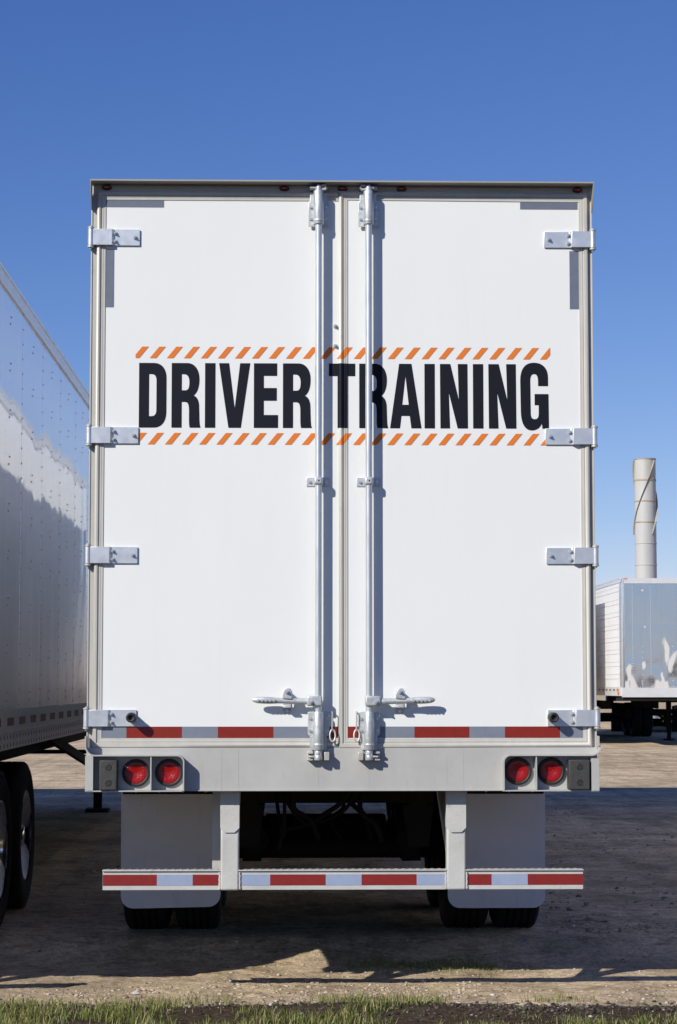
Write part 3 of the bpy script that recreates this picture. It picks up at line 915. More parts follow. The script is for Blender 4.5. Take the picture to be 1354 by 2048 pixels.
def build_rear(parent, decals):
    # ---------------- header and visor
    hd = part('header', MB().box(-1.296, 1.296, 0.010, 0.06, 4.060, 4.1065), 'header', parent)
    b = MB().box(-1.300, 1.300, -0.085, 0.05, 4.107, 4.115)
    for s in (-1, 1):
        b.prism_x([(0.0, 4.107), (-0.085, 4.107), (-0.078, 4.05), (-0.020, 3.972), (0.0, 3.972)], s * 1.300, s * 1.2955)
    part('visor', b, 'visor', parent)
    for x in (-1.222, -0.302, 0.001, 0.307, 1.226):
        ml = MB()
        n = 24
        for rx, rz_, y0, y1 in ((0.0255, 0.0130, 0.010, -0.004),):
            ring0 = [ml.bm.verts.new((x + rx * math.cos(2*math.pi*j/n), y0, 4.091 + rz_ * math.sin(2*math.pi*j/n))) for j in range(n)]
            ring1 = [ml.bm.verts.new((x + rx * math.cos(2*math.pi*j/n), y1, 4.091 + rz_ * math.sin(2*math.pi*j/n))) for j in range(n)]
            ring2 = [ml.bm.verts.new((x + 0.78 * rx * math.cos(2*math.pi*j/n), y1 - 0.001, 4.091 + 0.72 * rz_ * math.sin(2*math.pi*j/n))) for j in range(n)]
            for A, B in ((ring0, ring1), (ring1, ring2)):
                for j in range(n):
                    ml.bm.faces.new((A[j], A[(j+1) % n], B[(j+1) % n], B[j]))
        mk = part('marker_light', ml, 'rubber', hd)
        l = MB()
        rings = []
        for f, y in ((0.78, -0.005), (0.68, -0.0095), (0.40, -0.0125)):
            rings.append([l.bm.verts.new((x + f * 0.0255 * math.cos(2*math.pi*j/n), y, 4.091 + f * 0.93 * 0.0130 * math.sin(2*math.pi*j/n))) for j in range(n)])
        for A, B in zip(rings, rings[1:]):
            for j in range(n):
                l.bm.faces.new((A[j], A[(j+1) % n], B[(j+1) % n], B[j]))
        l.bm.faces.new(rings[-1])
        part('lens', l, 'markerred', mk)
    # ---------------- corner posts
    for s in (-1, 1):
        b = MB().box(s * 1.268, s * 1.299, 0.008, 0.10, 1.0, 4.0595)
        b.box(s * 1.2935, s * 1.3005, 0.003, 0.02, 1.2, 4.05)
        part('corner_post', b, 'frame', parent, bevel=0.0015)
    # ---------------- doors
    dl = part('door', MB().box(-1.262, -0.012, 0.0, 0.045, ZB + 0.004, ZT - 0.004), 'door', parent)
    dr = part('door', MB().box(-0.008, 1.266, 0.0, 0.045, ZB + 0.004, ZT - 0.004), 'door', parent)
    part('gasket', sweep([(-0.0215, ZT), (-1.271, ZT), (-1.271, ZB), (-0.0215, ZB)], GPROF, 1), 'gasket', dl)
    part('gasket', sweep([(-0.020, ZB - 0.003), (1.276, ZB), (1.276, ZT), (-0.020, ZT + 0.006)], GPROF, 1, closed=True), 'gasket', dr)
    for d, s in ((dl, -1), (dr, 1)):
        part('reflective_patch', MB().box(s * 0.925, s * 1.225, -0.0014, 0.0, 3.987, 4.024), 'tape_patch', d, smooth=False)
        zt = 3.768
        part('reflective_patch', MB().box(s * 1.180, s * 1.2275, -0.0014, 0.0, 3.463, zt), 'tape_patch', d, smooth=False)
    # red and silver tape along the bottom of both doors
    for d, x0, x1, m in ((dl, -1.222, -1.098, 'tape_grey'), (dl, -1.098, -0.816, 'tape_red'), (dl, -0.816, -0.634, 'tape_grey'), (dl, -0.634, -0.351, 'tape_red'), (dl, -0.351, -0.130, 'tape_grey'), (dl, -0.130, -0.0217, 'tape_red'),
                         (dr, 0.028, 0.120, 'tape_red'), (dr, 0.120, 0.367, 'tape_grey'), (dr, 0.367, 0.648, 'tape_red'), (dr, 0.648, 0.829, 'tape_grey'), (dr, 0.829, 1.111, 'tape_red'), (dr, 1.111, 1.228, 'tape_grey')):
        part('tape', MB().box(x0, x1, -0.0014, 0.0, 1.2515, 1.309), m, d, smooth=False)
    if decals:
        u = 0.335 / 794
        X = lambda px: (px - 683.9) / 387.6
        word = [('D', 278.0), ('R', 343.0), ('I', 409.5), ('V', 437.4), ('E', 507.0), ('R', 565.0), ('T', 656.8), ('R', 717.5), ('A', 779.1), ('I', 848.1), ('N', 879.2), ('I', 945.3), ('N', 976.3), ('G', 1040.2)]
        for i, (ch, px) in enumerate(word):
            loops = [[(X(px) + p[0] * u, 3.174 - p[1] * u) for p in lp] for lp in G[ch]]
            o = flat_decal('letter', loops, 'letter', dl if i < 7 else dr, 0.0018)
            o['label'] = 'black letter ' + ch
        for (zb, zt, start, pitch, c0, c1) in ((3.199, 3.259, 264.9, 33.97, 270.7, 1101.0), (2.752, 2.812, 262.0, 34.08, 274.0, 1098.5)):
            for k in range(25):
                bl = start + pitch * k
                q = [(X(bl), zb), (X(bl + 13.3), zb), (X(bl + 32.3), zt), (X(bl + 19.0), zt)]
                # trimmed at both ends of the row
                for lim, sg in ((X(c0), 1), (X(c1), -1)):
                    out = []
                    for i in range(len(q)):
                        a_, b_ = q[i], q[(i + 1) % len(q)]
                        ia, ib = (a_[0] - lim) * sg >= 0, (b_[0] - lim) * sg >= 0
                        if ia:
                            out.append(a_)
                        if ia != ib:
                            t = (lim - a_[0]) / (b_[0] - a_[0])
                            out.append((lim, a_[1] + t * (b_[1] - a_[1])))
                    q = out
                if len(q) >= 3:
                    flat_decal('stripe', [q], 'orange', dl if bl < 676 else dr)
        for z in (3.368, 3.265):
            link('bolt', BOLT, dl, (-0.036, 0.0, z))
    # ---------------- hinges
    for s in (-1, 1):
        for i, zc in enumerate((3.826, 2.797, 2.181, 1.352)):
            build_hinge(parent, s, zc, i == 3)
    # ---------------- lock rods
    for rx, s in ((-0.124, -1), (0.134, 1)):
        ry = -0.052
        rod = part('lock_rod', MB().cyl((rx, ry, 1.165), (rx, ry, 4.085), 0.0172, n=24), 'rod', parent)
        # upper bracket
        b = MB()
        b.poly_prism([(rx - 0.052, 3.886), (rx + 0.052, 3.886), (rx + 0.052, 4.012), (rx + 0.044, 4.020), (rx + 0.044, 4.062), (rx - 0.044, 4.062), (rx - 0.044, 4.020), (rx - 0.052, 4.012)], -0.015, -0.021)
        br = part('lock_bracket', b, 'galv', parent, bevel=0.0015)
        part('sleeve', MB().cyl((rx, ry, 3.892), (rx, ry, 4.066), 0.0265, n=24).box(rx - 0.0262, rx + 0.0262, ry, -0.0212, 3.895, 4.060).cyl((rx, ry, 3.905), (rx, ry, 3.916), 0.0285, n=24), 'galv', br, bevel=0.002)
        for bx_ in (-0.040, 0.040):
            for bz in (3.925, 3.986):
                link('bolt', SBOLT, br, (rx + bx_, -0.021, bz))
        part('cam', MB().cyl((rx, ry, 4.066), (rx, ry, 4.098), 0.013, n=16).box(rx - 0.045, rx + 0.03, ry - 0.006, ry + 0.05, 4.080, 4.090), 'galv', rod, bevel=0.001)
        part('keeper', MB().box(rx + s * -0.014, rx + s * -0.040, -0.058, 0.012, 4.071, 4.1005).box(rx + s * 0.018, rx + s * 0.046, -0.046, 0.012, 4.076, 4.094).cyl((rx - 0.05, -0.03, 4.088), (rx + 0.05, -0.03, 4.088), 0.0055, n=8), 'castw', parent, bevel=0.002)
        # middle guide
        g_ = part('rod_guide', MB().poly_prism([(rx - 0.060, 2.536), (rx + 0.060, 2.536), (rx + 0.060, 2.583), (rx - 0.060, 2.583)], 0.0, -0.005), 'galv', parent, bevel=0.0015)
        part('strap', MB().box(rx - 0.0235, rx + 0.0235, -0.076, -0.005, 2.538, 2.581), 'galv', g_, bevel=0.012, seg=4)
        part('strap_hole', MB().cyl((rx + 0.002, -0.0755, 2.560), (rx + 0.002, -0.0765, 2.560), 0.0042, n=10), 'black', g_)
        for bx_ in (-0.044, 0.044):
            link('bolt', SBOLT, g_, (rx + bx_, -0.005, 2.559))
        # lower bracket with a lobed plate
        c = rx + 0.001
        b = MB().poly_prism([(c - 0.054, 1.383), (c - 0.054, 1.272), (c - 0.043, 1.258), (c - 0.043, 1.196), (c - 0.036, 1.190), (c + 0.036, 1.190), (c + 0.043, 1.196), (c + 0.043, 1.258), (c + 0.056, 1.272), (c + 0.056, 1.376), (c + 0.050, 1.384), (c + 0.02, 1.386), (c - 0.02, 1.386)], -0.0145, -0.021)
        br = part('lock_bracket', b, 'galv', parent, bevel=0.0015)
        part('sleeve', MB().cyl((rx, ry, 1.192), (rx, ry, 1.384), 0.0265, n=24).box(rx - 0.0262, rx + 0.0262, ry, -0.0212, 1.20, 1.375).cyl((rx, ry, 1.212), (rx, ry, 1.224), 0.0285, n=24), 'galv', br, bevel=0.002)
        for bx_ in (-0.041, 0.043):
            for bz in (1.350, 1.287):
                link('bolt', SBOLT, br, (c + bx_, -0.021, bz))
        part('cam', MB().cyl((rx, ry, 1.140), (rx, ry, 1.166), 0.021, n=16).cyl((rx, ry, 1.166), (rx, ry, 1.190), 0.0195, n=16).box(rx - 0.015, rx + 0.015, ry - 0.016, -0.01, 1.140, 1.176).box(rx + s * 0.02, rx + s * 0.046, ry - 0.010, ry + 0.03, 1.154, 1.163), 'galv', rod, bevel=0.002)
        kp = MB().box(rx + s * -0.030, rx + s * -0.056, -0.066, -0.006, 1.140, 1.182)
        kp.box(rx + s * 0.026, rx + s * 0.056, -0.052, -0.006, 1.172, 1.184)
        kp.box(rx + s * 0.026, rx + s * 0.056, -0.052, -0.006, 1.138, 1.149)
        kp.box(rx + s * 0.044, rx + s * 0.0565, -0.030, -0.006, 1.1495, 1.1715)
        part('keeper', kp, 'castw', parent, bevel=0.003)
        # handle: clevis on the rod, flattened grip, hasp that holds it
        hz = 1.437
        h = MB()
        h.box(rx - s * 0.020, rx + s * 0.058, ry - 0.028, ry + 0.026, hz - 0.024, hz + 0.028)
        hp = part('handle_clevis', h, 'galv', parent, bevel=0.008, seg=3)
        link('bolt', BOLT, hp, (rx + s * 0.036, ry - 0.028, hz - 0.004))
        pts = []; rr = []
        for t, r_, dz in ((0.055, 0.016, 0.000), (0.10, 0.0155, 0.001), (0.14, 0.0145, 0.002), (0.18, 0.014, 0.003), (0.205, 0.0145, 0.004), (0.24, 0.0175, 0.005), (0.275, 0.018, 0.006), (0.31, 0.016, 0.007), (0.328, 0.011, 0.008), (0.335, 0.004, 0.008)):
            pts.append((rx + s * t, ry - 0.004 - 0.02 * t, hz + dz)); rr.append(r_)
        gb = MB().tube(pts, rr, 14)
        for v in gb.bm.verts:
            v.co.y = (v.co.y - (ry - 0.008)) * 0.75 + (ry - 0.008)
        for k in range(5):
            gb.cyl((rx + s * (0.225 + 0.02 * k), ry - 0.024, hz + 0.005), (rx + s * (0.225 + 0.02 * k), ry - 0.0285, hz + 0.005), 0.007, n=8)
        part('handle', gb, 'galv', hp)
        hx = rx + s * 0.158
        b = MB().poly_prism([(hx - 0.021, 1.392), (hx - 0.013, 1.377), (hx + 0.013, 1.377), (hx + 0.021, 1.392), (hx + 0.021, 1.49), (hx + 0.013, 1.504), (hx - 0.013, 1.504), (hx - 0.021, 1.49)], 0.0, -0.006)
        hs_ = part('hasp', b, 'galv', parent, bevel=0.001)
        part('hasp_hook', MB().poly_prism([(hx - 0.024, 1.452), (hx + 0.022, 1.448), (hx + 0.026, 1.464), (hx + 0.016, 1.496), (hx + 0.004, 1.506), (hx - 0.012, 1.502), (hx - 0.022, 1.482)], -0.058, -0.076).box(hx - 0.008, hx + 0.008, -0.062, -0.006, 1.475, 1.495), 'galv', hs_, bevel=0.003)
        part('hasp_rest', MB().box(hx - 0.02, hx + 0.02, -0.062, -0.004, 1.404, 1.416), 'galv', hs_, bevel=0.003)
        link('bolt', SBOLT, hs_, (hx, -0.006, 1.388)); link('bolt', BOLT, hs_, (hx, -0.076, 1.484))
        # seal ring hanging on a short hook
        qx = -0.053 if s < 0 else 0.070
        rg = part('seal_hook', MB().tube([(qx, 0.0, 1.382), (qx, -0.03, 1.384), (qx + 0.001, -0.036, 1.378), (qx + 0.001, -0.034, 1.34), (qx, -0.030, 1.292), (qx + 0.002, -0.024, 1.284), (qx + 0.004, 0, 1.282)], 0.0042, 8), 'castw', parent)
        part('seal_ring', MB().tube([(qx + 0.002 + 0.014 * math.cos(t), -0.031 + 0.004 * math.sin(t), 1.264 + 0.030 * math.sin(t)) for t in np.linspace(0, 2 * math.pi, 25)[:-1]], 0.0043, 8, closed=True), 'castw', rg)
    # ---------------- sill
    b = MB().box(-1.2985, 1.2985, -0.006, 0.06, 0.988, 1.203)
    b.box(-1.300, 1.300, -0.014, 0.06, 0.984, 0.9875)
    sill = part('rear_sill', b, 'sill', parent)
    for x in (-0.615, -0.53, -0.124, 0.134, 0.53, 0.615):
        part('weld_seam', MB().box(x - 0.0015, x + 0.0015, -0.0068, -0.006, 0.990, 1.198), 'sill', sill)
    for s in (-1, 1):
        pth = [(-1.2975, 1.262), (-1.2975, 1.215)] + arc(-1.2475, 1.215, 0.05, 180, 270, 8) + [(-0.838, 1.165)] + arc(-0.838, 1.130, 0.035, 90, 0, 6) + [(-0.803, 0.988)]
        if s > 0:
            pth = [(-p[0] + 0.012, p[1]) for p in pth]
            pth[0] = (1.2975, 1.262); pth[1] = (1.2975, 1.215)
        hb = MB().strip(pth, 0.006, -0.006, -0.085)
        hb.box(s * 1.298, s * 1.258, -0.004, -0.083, 0.986, 1.163 if s < 0 else 1.15)
        hb.box(s * 1.296, s * 0.809, -0.0145, -0.083, 0.9845, 0.990)
        cx = (-0.968, -1.046, -0.880) if s < 0 else (0.980, 1.062, 0.893)
        hb.box(cx[0] - 0.003, cx[0] + 0.003, -0.007, -0.080, 0.991, 1.161)
        hs_ = part('light_housing', hb, 'sill', parent)
        tail_light(parent, cx[1], 1.076 if s < 0 else 1.083)
        tail_light(parent, cx[2], 1.077 if s < 0 else 1.083)
        bx0, bx1 = (-1.226, -1.136) if s < 0 else (1.143, 1.250)
        db = part('dock_bumper', MB().box(bx0, bx1, -0.0065, -0.096, 0.9915, 1.143), 'dock', parent, bevel=0.007, seg=3)
        for z in (1.108, 1.030):
            bh = MB().lathe([(0.0165, -0.0955), (0.0165, -0.0975), (0.0135, -0.0985), (0.012, -0.0965), (0.0005, -0.0963)], ((bx0 + bx1) / 2, 0, z), 'y', 20)
            part('bolt_recess', bh, 'rubber', db)
    # ---------------- underride guard
    gd = MB()
    gd.box(-1.220, 1.236, 0.097, 0.103, 0.478, 0.5735)
    gd.box(-1.220, 1.236, 0.1035, 0.20, 0.478, 0.484)
    gd.box(-1.222, 1.238, 0.086, 0.150, 0.5737, 0.579)
    bar = part('underride_bar', gd, 'guard', parent, bevel=0.0012)
    tr = MB()
    for k in range(66):
        x = -1.20 + k * 0.0368
        tr.box(x, x + 0.016, 0.0855, 0.145, 0.5792, 0.5815)
    o = part('tread_bars', tr, 'guard', bar, bevel=0.0015, seg=1)
    o['kind'] = 'stuff'
    for x0, x1, m in ((-1.219, -0.944, 'redbar'), (-0.944, -0.762, 'tape_white'), (-0.762, -0.622, 'redbar'), (-0.526, -0.367, 'tape_white'), (-0.367, -0.083, 'redbar'), (-0.083, 0.100, 'tape_white'), (0.100, 0.382, 'redbar'), (0.382, 0.532, 'tape_white'), (0.640, 0.766, 'redbar'), (0.766, 0.951, 'tape_white'), (0.951, 1.235, 'redbar')):
        part('tape', MB().box(x0, x1, 0.0955, 0.097, 0.5005, 0.5555), m, bar, smooth=False)
    for s, (x0, x1) in ((-1, (-0.620, -0.526)), (1, (0.536, 0.634))):
        b = MB().box(x0, x1, 0.084, 0.17, 0.476, 0.80)
        pst = part('guard_post', b, 'guard', parent, bevel=0.010, seg=3)
        part('post_sleeve', MB().poly_prism([(x0 - 0.002, 0.982), (x0 - 0.002, 0.792), (x0 + 0.022, 0.768), (x1 - 0.022, 0.768), (x1 + 0.002, 0.792), (x1 + 0.002, 0.982)], 0.076, 0.165), 'guard', pst, bevel=0.002)
        wl = []
        for xw in (x0 - 0.004, x1 + 0.004):
            wl.append([(xw + 0.0015 * math.sin(k * 2.1), 0.093, 0.482 + 0.0095 * k) for k in range(10)])
        wb = MB()
        for w in wl:
            wb.tube(w, 0.0055, 6)
        part('weld_bead', wb, 'guard', pst)
        yb = 0.37 if s < 0 else 0.62
        xb0, xb1 = (x0 - 0.052, x0 + 0.01) if s < 0 else (x1 - 0.01, x1 + 0.052)
        part('post_gusset', MB().box(xb0, xb1, yb, yb + 0.012, 0.56, 0.985), 'guard', pst)
        part('post_brace', MB().obox(((x0 + x1) / 2, 0.17, 0.60), ((x0 + x1) / 2, 1.05, 0.96), 0.07, 0.05), 'guard', pst)

def mud_flaps(parent, y=2.06):
    for s, (x0, x1, zt, zb) in ((-1, (-1.277, -0.679, 0.885, 0.182)), (1, (0.690, 1.279, 0.885, 0.180))):
        r = 0.075
        pts = [(x0, zt), (x0, zb + r)] + arc(x0 + r, zb + r, r, 180, 270, 7) + arc(x1 - r, zb + r + (0.008 if s < 0 else 0), r, 270, 360, 7) + [(x1, zt)]
        f = MB().poly_prism(pts, y, y + 0.008)
        for v in f.bm.verts:
            v.co.y += 0.02 * math.sin((v.co.x - x0) * 5) * (0.9 - v.co.z) + 0.03 * (0.9 - v.co.z)
        fl = part('mud_flap', f, 'flap', parent)
        part('flap_hanger', MB().box(x0 + 0.01, x1 + (0.1 if s < 0 else -0.01), y - 0.02, y - 0.001, 0.865, 0.905).box((x0 + x1) / 2 - 0.04, (x0 + x1) / 2 + 0.04, y - 0.03, y + 0.04, 0.90, 1.0), 'black', fl, bevel=0.003)
        for k in range(4):
            link('bolt', SBOLT, fl, (x0 + 0.09 + k * 0.14, y - 0.02, 0.885))

def air_hoses(parent, y=1.86):
    rows = [((-0.27, 0.99), (-0.28, 0.84), (-0.17, 0.70), (-0.05, 0.76), (0.05, 0.84), (0.13, 0.97)),
            ((-0.36, 0.95), (-0.33, 0.76), (-0.31, 0.66), (-0.33, 0.55)),
            ((-0.22, 0.98), (-0.24, 0.80), (-0.14, 0.72), (-0.09, 0.60)),
            ((0.02, 0.96), (0.06, 0.80), (-0.02, 0.72), (0.04, 0.62)),
            ((0.20, 0.98), (0.15, 0.80), (0.24, 0.70), (0.28, 0.60)),
            ((0.14, 0.92), (0.06, 0.78), (-0.10, 0.70), (-0.30, 0.66)),
            ((0.05, 0.90), (0.10, 0.82), (0.18, 0.74), (0.21, 0.62)),
            ((-0.30, 0.98), (-0.295, 0.8), (-0.30, 0.62))]
    for i, r in enumerate(rows):
        P = [Vector((p[0], y + 0.10 * math.sin(i * 2.3 + k), p[1])) for k, p in enumerate(r)]
        pts = []
        for k in range(len(P) - 1):
            p0, p1, p2, p3 = P[max(k - 1, 0)], P[k], P[k + 1], P[min(k + 2, len(P) - 1)]
            for t in np.linspace(0, 1, 6)[:-1]:
                pts.append(0.5 * ((2 * p1) + (p2 - p0) * t + (2*p0 - 5*p1 + 4*p2 - p3) * t*t + (-p0 + 3*p1 - 3*p2 + p3) * t**3))
        pts.append(P[-1])
        part('air_hose', MB().tube(pts, 0.011 if i % 2 else 0.015, 8), 'hose', parent)

# ------------------------------------------------------------------ the training trailer
T1 = thing('semi_trailer', 'white trailer with DRIVER TRAINING lettering across its closed rear doors', 'trailer')
trailer_shell(T1, 1.288, 16.2, 4.106, 1.36, 1.02, 'side_white', 'side_white', 1.22, 0.9)
build_rear(T1, True)
mud_flaps(T1)
air_hoses(T1)
running_gear(T1, (2.72, 3.97), 12.6, legx=0.92)

# ------------------------------------------------------------------ polished trailer beside it
T2 = thing('semi_trailer', 'polished aluminium trailer with riveted mirror side panels at left edge', 'trailer', (-3.345, -0.15, 0))
trailer_shell(T2, 1.288, 16.2, 4.106, 1.362, 1.112, 'alu', 'alu', 1.22, 0.97)
build_rear(T2, False)
running_gear(T2, (2.78, 4.08), 15.25)

T3 = copy_tree(T2)
T3.location = (-7.35, -0.2, 0)
T3['label'] = 'aluminium trailer standing beyond the polished one, outside the left picture edge'

# ------------------------------------------------------------------ trailers across the yard
def yard_trailer(label, loc, rz, L=14.6, low=0.0):
    t = thing('semi_trailer', label, 'trailer', loc, rz)
    W = 1.288
    ztop, zbot = 4.16, 1.25 - low
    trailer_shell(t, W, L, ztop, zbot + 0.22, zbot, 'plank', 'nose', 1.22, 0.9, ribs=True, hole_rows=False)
    # rounded bright corner posts at the nose
    for s in (-1, 1):
        pts = [(s * (W - 0.10), L + 0.004)] + [(s * (W - 0.10 + 0.104 * math.sin(R(a))), L - 0.10 + 0.104 * math.cos(R(a))) for a in range(0, 91, 10)] + [(s * (W + 0.004), L - 0.14), (s * (W - 0.02), L - 0.14), (s * (W - 0.10), L - 0.025)]
        b = MB()
        lo = [b.bm.verts.new((p[0], p[1], zbot + 0.01)) for p in pts]
        hi = [b.bm.verts.new((p[0], p[1], ztop - 0.002)) for p in pts]
        b.bm.faces.new(lo); b.bm.faces.new(hi[::-1])
        for i in range(len(pts)):
            b.bm.faces.new((lo[i], hi[i], hi[(i + 1) % len(pts)], lo[(i + 1) % len(pts)]))
        part('corner_post', b, 'chrome', t)
        mk = MB().box(s * (W - 0.18), s * (W - 0.09), L + 0.002, L + 0.02, ztop - 0.03, ztop - 0.003)
        part('marker_light', mk, 'amber', t, bevel=0.004)
        mk = MB().box(s * (W + 0.004), s * (W + 0.02), L - 0.20, L - 0.12, ztop - 0.03, ztop - 0.003)
        part('marker_light', mk, 'amber', t, bevel=0.004)
        part('marker_light', MB().cyl((s * (W + 0.012), L - 0.30, zbot + 0.09), (s * (W + 0.035), L - 0.30, zbot + 0.09), 0.07, n=14), 'amber', t, bevel=0.008)
    part('nose_rail', MB().box(-W + 0.10, W - 0.10, L + 0.0005, L + 0.012, ztop - 0.13, ztop - 0.004), 'rail', t)
    part('nose_rail', MB().box(-W + 0.02, W - 0.02, L - 0.03, L + 0.010, zbot - 0.03, zbot + 0.205), 'rail', t)
    # lapped nose sheets and their rivet rows
    P = []
    xs = [-W + 0.10, -W + 0.32, -0.52, 0.52, W - 0.32, W - 0.10]
    for i in range(5):
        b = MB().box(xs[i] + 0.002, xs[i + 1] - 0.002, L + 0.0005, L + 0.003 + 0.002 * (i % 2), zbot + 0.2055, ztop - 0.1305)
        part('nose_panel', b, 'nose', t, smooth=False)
        for z in np.arange(zbot + 0.24, ztop - 0.15, 0.07):
            P.append((xs[i] + 0.02, L + 0.0055, z))
        if i in (1, 2, 3):
            for z in np.arange(zbot + 0.24, zbot + 1.3, 0.14):
                P.append(((xs[i] + xs[i + 1]) / 2, L + 0.0055, z))
    for x in np.arange(-W + 0.12, W - 0.1, 0.06):
        P.append((x, L + 0.0055, zbot + 0.225)); P.append((x, L + 0.0125, ztop - 0.115))
    V, F = rivet_cloud(P, (0, 1, 0), 0.010, 0.007)
    o = link('rivets', grid_mesh('rivets', V, F, M['rail']), t); o['kind'] = 'stuff'
    # dolly pins and glad-hand box on the nose
    for x, z in ((0.75, 3.85), (-0.45, 3.9), (0.70, 2.95), (-0.35, 2.85)):
        part('lashing_hook', MB().cyl((x, L + 0.003, z), (x, L + 0.07, z), 0.014, n=8).cyl((x, L + 0.06, z), (x, L + 0.075, z), 0.028, n=10), 'rail', t)
    part('nose_plate', MB().box(-W + 0.05, W - 0.05, L - 1.2, L - 0.04, zbot - 0.12, zbot - 0.031), 'black', t)
    part('door', MB().box(-W + 0.03, W - 0.03, -0.02, 0.03, zbot + 0.2, ztop - 0.10), 'plank', t)
    running_gear(t, (2.4, 3.65), L - 6.4, legx=1.02, front_brace=False)
    b = MB()
    for s in (-1, 1):
        b.obox((s * 0.98, L - 6.4, 0.5), (s * 0.62, L - 8.4, 1.06), 0.06, 0.06)
    part('leg_brace', b, 'black', t)
    return t
L4 = 14.6
Y1 = yard_trailer('white slatted trailer with a dented mirror nose beside the tall stack', (9.265, 42.0 + L4, 0), math.pi)
Y2 = copy_tree(Y1)
Y2.location = (6.08, 43.9 + L4, 0)
Y2['label'] = 'white slatted trailer hidden behind the lettered doors, next to the mirror-nosed one'
Y3 = copy_tree(Y1)
Y3.location = (-8.9, 51.0 + L4, 0)
Y3['label'] = 'white slatted trailer far behind the polished aluminium trailer at left'
Y4 = copy_tree(Y1)
Y4.location = (11.2, 57.5, -0.27)
Y4.rotation_euler = (0, 0, R(-13))
Y4['label'] = 'farthest trailer, its rail and wheels seen under the mirror-nosed trailer'
Y5 = copy_tree(Y1)  # unseen trailer, added to bounce sunlight onto the shaded ground
Y5.location = (8.9, 0.3, 0)
Y5.rotation_euler = (0, 0, 0)
Y5['label'] = 'unseen white slatted trailer added outside the right picture edge to bounce light'
for t in (Y1, Y2, Y3, Y4):
    t['group'] = 'trailers parked across the yard'

# ------------------------------------------------------------------ steel stack
def stack_mat():
    m = mat('stack_paint', (0.49, 0.49, 0.48), 0.5, var=0.08, vscale=1.2, vstretch=(1, 1, 0.3))
    nt = m.node_tree
    N, L = nt.nodes.new, nt.links.new
    b = nt.nodes['Principled BSDF']
    src = b.inputs['Base Color'].links[0].from_socket
    tc = N('ShaderNodeTexCoord'); sp = N('ShaderNodeSeparateXYZ'); L(tc.outputs['Object'], sp.inputs[0])
    g1 = N('ShaderNodeMapRange'); g1.inputs['From Min'].default_value = 8.2; g1.inputs['From Max'].default_value = 11.2; g1.inputs['To Max'].default_value = 0.24
    L(sp.outputs['Z'], g1.inputs['Value'])
    mp = N('ShaderNodeMapping'); mp.inputs['Scale'].default_value = (4, 4, 0.6); L(tc.outputs['Object'], mp.inputs[0])
    n = N('ShaderNodeTexNoise'); n.inputs['Scale'].default_value = 1.6; n.inputs['Detail'].default_value = 6; L(mp.outputs[0], n.inputs['Vector'])
    a = N('ShaderNodeMath'); a.operation = 'ADD'; L(n.outputs[0], a.inputs[0]); L(g1.outputs[0], a.inputs[1])
    r = N('ShaderNodeMapRange'); r.inputs['From Min'].default_value = 0.62; r.inputs['From Max'].default_value = 1.0; r.inputs['To Max'].default_value = 0.75
    L(a.outputs[0], r.inputs['Value'])
    mx = N('ShaderNodeMix'); mx.data_type = 'RGBA'; L(src, mx.inputs['A']); mx.inputs['B'].default_value = (0.50, 0.37, 0.20, 1); L(r.outputs[0], mx.inputs['Factor'])
    L(mx.outputs['Result'], b.inputs['Base Color'])
    return m
M['stack'] = stack_mat()
M['strake'] = mat('strake_steel', (0.36, 0.33, 0.27), 0.6, var=0.25, vscale=4, tint=(0.30, 0.15, 0.06), tint_amt=0.6, tint_scale=5)
M['rust'] = mat('rusted_band', (0.42, 0.34, 0.24), 0.7, tint=(0.28, 0.13, 0.05), tint_amt=0.8, tint_scale=3, tint_lo=0.45, tint_hi=0.65)
ST = thing('smoke_stack', 'tall pale steel stack with spiral fins behind the mirror-nosed trailer', 'chimney', (15.02, 80.0, 0))
SR = 0.455
zs = [0.0, 1.2, 2.1, 3.0, 3.9, 4.8, 5.71, 6.61, 7.525, 8.42, 9.32, 10.22, 11.12]
for a_, b_ in zip(zs, zs[1:]):
    part('section', MB().lathe([(SR, a_), (SR, b_ - 0.012), (SR - 0.008, b_ - 0.004), (SR - 0.008, b_)], axis='z', n=48), 'stack', ST)
for z in zs[1:-1]:
    hh = 0.05 if z < 10 else 0.075
    part('flange', MB().lathe([(SR - 0.01, z - hh / 2), (SR + 0.018, z - hh / 2), (SR + 0.018, z + hh / 2 - 0.01), (SR - 0.01, z + hh / 2)], axis='z', n=48), 'rust' if z > 8 else 'stack', ST)
part('rim', MB().lathe([(SR - 0.02, 11.10), (SR + 0.02, 11.10), (SR + 0.02, 11.145), (SR - 0.02, 11.145), (SR - 0.02, 10.2)], axis='z', n=48), 'strake', ST)
for k in range(3):
    b = MB()
    n = 44
    inner, outer_ = [], []
    z1, z0 = 11.05 - 0.10 * (k == 1), 7.9 + 0.25 * (k == 2)
    a1 = (-48, 72, 192)[k]
    for i in range(n + 1):
        t = i / n
        z = z1 + (z0 - z1) * t
        th = R(a1 - 118 * t * (z1 - z0) / 2.6)
        for rr, lst in ((SR - 0.002, inner), (SR + 0.075, outer_)):
            lst.append(Vector((rr * math.cos(th), rr * math.sin(th), z)))
    for i in range(n):
        q = [inner[i], outer_[i], outer_[i + 1], inner[i + 1]]
        up_ = Vector((0, 0, 0.008))
        lo = [b.bm.verts.new(p - up_) for p in q]; hi = [b.bm.verts.new(p + up_) for p in q]
        b.bm.faces.new(lo[::-1]); b.bm.faces.new(hi)
        for j in range(4):
            b.bm.faces.new((lo[j], lo[(j + 1) % 4], hi[(j + 1) % 4], hi[j]))
    bmesh.ops.remove_doubles(b.bm, verts=b.bm.verts, dist=0.0005)
    part('spiral_fin', b, 'strake', ST)

